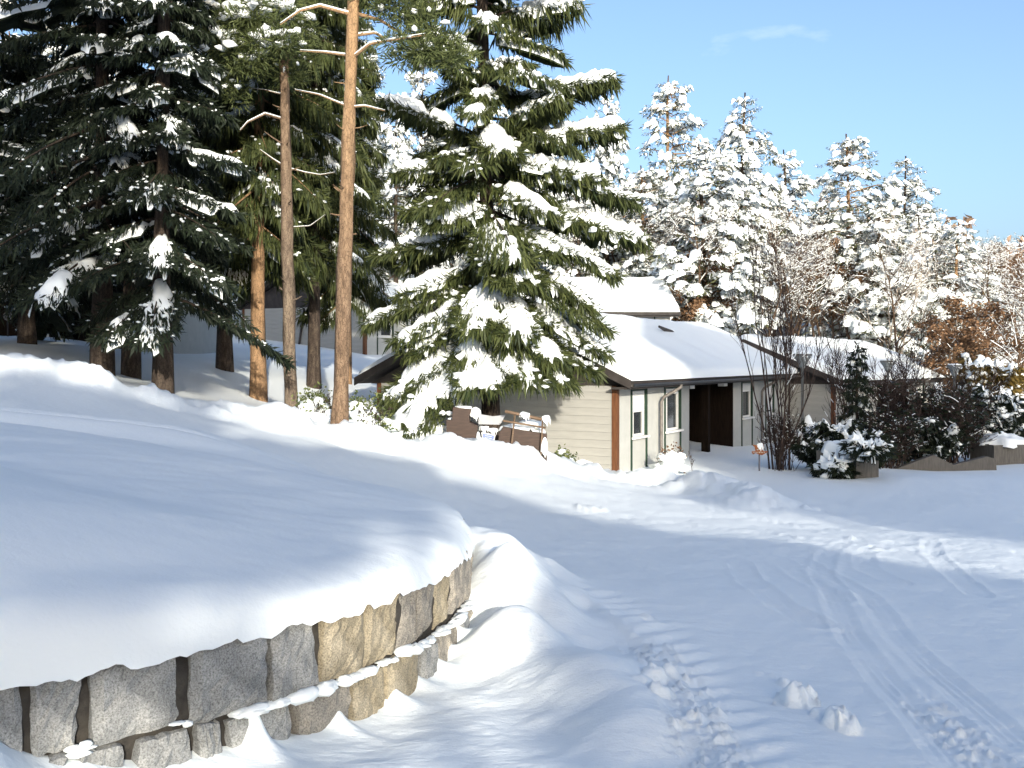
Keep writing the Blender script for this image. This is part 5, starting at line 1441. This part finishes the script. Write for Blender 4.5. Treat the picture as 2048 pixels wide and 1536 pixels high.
# ------------------------------------------------------------------ small carved wooden sign
d = 27.2
sx = X(1519, d); sz = gz(sx, d)
sgn = empty('wooden_sign', (sx, d, sz)); tag(sgn, 'small carved orange brown wooden sign on a thin post by the shrub', 'sign')
def q3(pts): return [(X(1490 + a / 29.26, d) - sx, EYE - (870 + b / 29.26 - HZ) / F * d - sz) for a, b in pts][::-1]
z_bot = -0.4
xc = X(1490 + 860 / 29.26, d) - sx
ztop = q3([(860, 1100)])[0][1]
box('post', xc - 0.018, xc + 0.018, 0.03, 0.06, z_bot, ztop, M['post_grey'], sgn)
up_ = prism('upper_board', q3([(450, 560), (640, 590), (800, 640), (920, 720), (980, 600), (1080, 520), (1105, 640), (1090, 945), (620, 945), (590, 800), (560, 700), (490, 640)]), 0, 0.028, M['sign_orange'], sgn)
lo_ = prism('lower_board', q3([(400, 950), (1340, 950), (1330, 1000), (1200, 1070), (1000, 1180), (830, 1150), (620, 1065), (480, 1130), (420, 1085)]), -0.004, 0.026, M['sign_orange'], sgn)
for (a, b, c, e, par) in [(690, 830, 760, 885, up_), (790, 800, 815, 870, up_), (815, 800, 860, 825, up_), (900, 815, 950, 880, up_), (985, 800, 1015, 870, up_), (540, 1000, 610, 1050, lo_), (630, 1000, 730, 1045, lo_), (800, 985, 870, 1050, lo_), (920, 1000, 960, 1050, lo_), (980, 1010, 1060, 1050, lo_), (1100, 1000, 1170, 1040, lo_), (460, 990, 500, 1050, lo_)]:
    prism('lettering', q3([(a, b), (c, b), (c, e), (a, e)]), -0.010, -0.0055 if par is lo_ else -0.002, M['sign_letter'], par)
xx, zz = q3([(880, 620)])[0]
snow_heap('snow_cap', 0.09, 0.03, 0.09, 2, sgn, (xx, 0.014, zz - 0.02), rag=0.4)

# ------------------------------------------------------------------ round sign in the shade at the left edge
d = 29.0
x = X(15, d); z = gz(x, d); zc = EYE - (632 - HZ) / F * d - z
rs = empty('round_sign', (x, d, z)); tag(rs, 'round pale sign on a thin dark post at the left edge', 'sign')
tube('post', [[0, 0.02, -0.3], [0, 0.02, zc - 0.08]], [0.022, 0.022], M['dark_fascia'], rs, 8)
tube('plate', [[0, 0, zc], [0, 0.015, zc]], [0.125, 0.125], M['granite_mix'], rs, 20)

# ------------------------------------------------------------------ unseen shade casters added behind the camera, sized for their shadows
HY = -20.0
blk = empty('shade_block', (17.7, HY, 0.2)); tag(blk, 'unseen tall cream block added behind the viewer to shade the garden', 'building')  # unseen building added so its edge throws the shade on the right
box('wall', 0, 14, -11, 0, -1, 17.6, M['cream'], blk)
rf = box('roof', -0.3, 14.3, -11.3, 0.3, 17.6, 18.4, M['dark_fascia'], blk)
for fl in range(6):
    for c in range(5):
        w_ = box('window', 1.0 + c * 2.7, 2.3 + c * 2.7, 0.001, 0.06, 1.2 + fl * 2.75, 2.6 + fl * 2.75, M['white_pvc'], blk)
        box('pane', 1.1 + c * 2.7, 2.2 + c * 2.7, 0.061, 0.07, 1.3 + fl * 2.75, 2.5 + fl * 2.75, M['glass'], w_)
OG = 'unseen shade conifers behind the viewer'
oc1 = conifer('spruce_tree', (0, HY, gz(0, HY)), 25, 4.5, 4.2, 76, 'unseen spruce added behind the viewer for its shade', OG, seed=151, snow=0.4, ntw=52, twl=0.7, needle='needle_shade_dark', thick=0.2, nblob=4, res=(7, 5), width=0.4, powr=0.5, bw=0.2)  # unseen spruces added to shade the left side and foreground
oc1.location.x = -1.0
for i, (xx, yy, sxy, sz) in enumerate([(-7.5, -21, 1, 1), (-14, -19, 1.05, 0.95), (-21, -22, 1.1, 1.0), (-4, -27, 1, 1.05), (-11, -27, 1, 1.0), (3.0, -22, 0.46, 0.47), (2.0, -24, 0.40, 0.45), (5.6, -20, 0.22, 0.245), (7.0, -20, 0.24, 0.25), (8.6, -20.5, 0.25, 0.24), (10.2, -20, 0.25, 0.23)]):  # small copies added to break the low sun into streaks
    put(oc1, 'spruce_tree', xx, yy, sxy, sz, 1.7 * i, 'unseen spruce added behind the viewer for its shade', OG)
oc2 = conifer('pine_tree', (5.0, HY, gz(5.0, HY)), 8.7, 7.55, 3.2, 50, 'unseen high-crowned pine added behind the viewer for its shade', 'unseen shade pines behind the viewer', seed=152, snow=0.6, ntw=90, twl=0.45, needle='needle_pine', bark='bark_orange', thick=0.15, nblob=6, res=(7, 5), width=0.42, powr=0.45, droop=0.1, bw=0.2)  # unseen pine, crown shaped to bound the strip of sun on the road
put(oc2, 'pine_tree', 8.0, HY + 1, 0.75, 0.81, 2.0, 'unseen high-crowned pine added behind the viewer for its shade', 'unseen shade pines behind the viewer')
put(oc2, 'pine_tree', 15.0, HY + 1, 1.05, 1.12, 4.0, 'unseen high-crowned pine added behind the viewer for its shade', 'unseen shade pines behind the viewer')
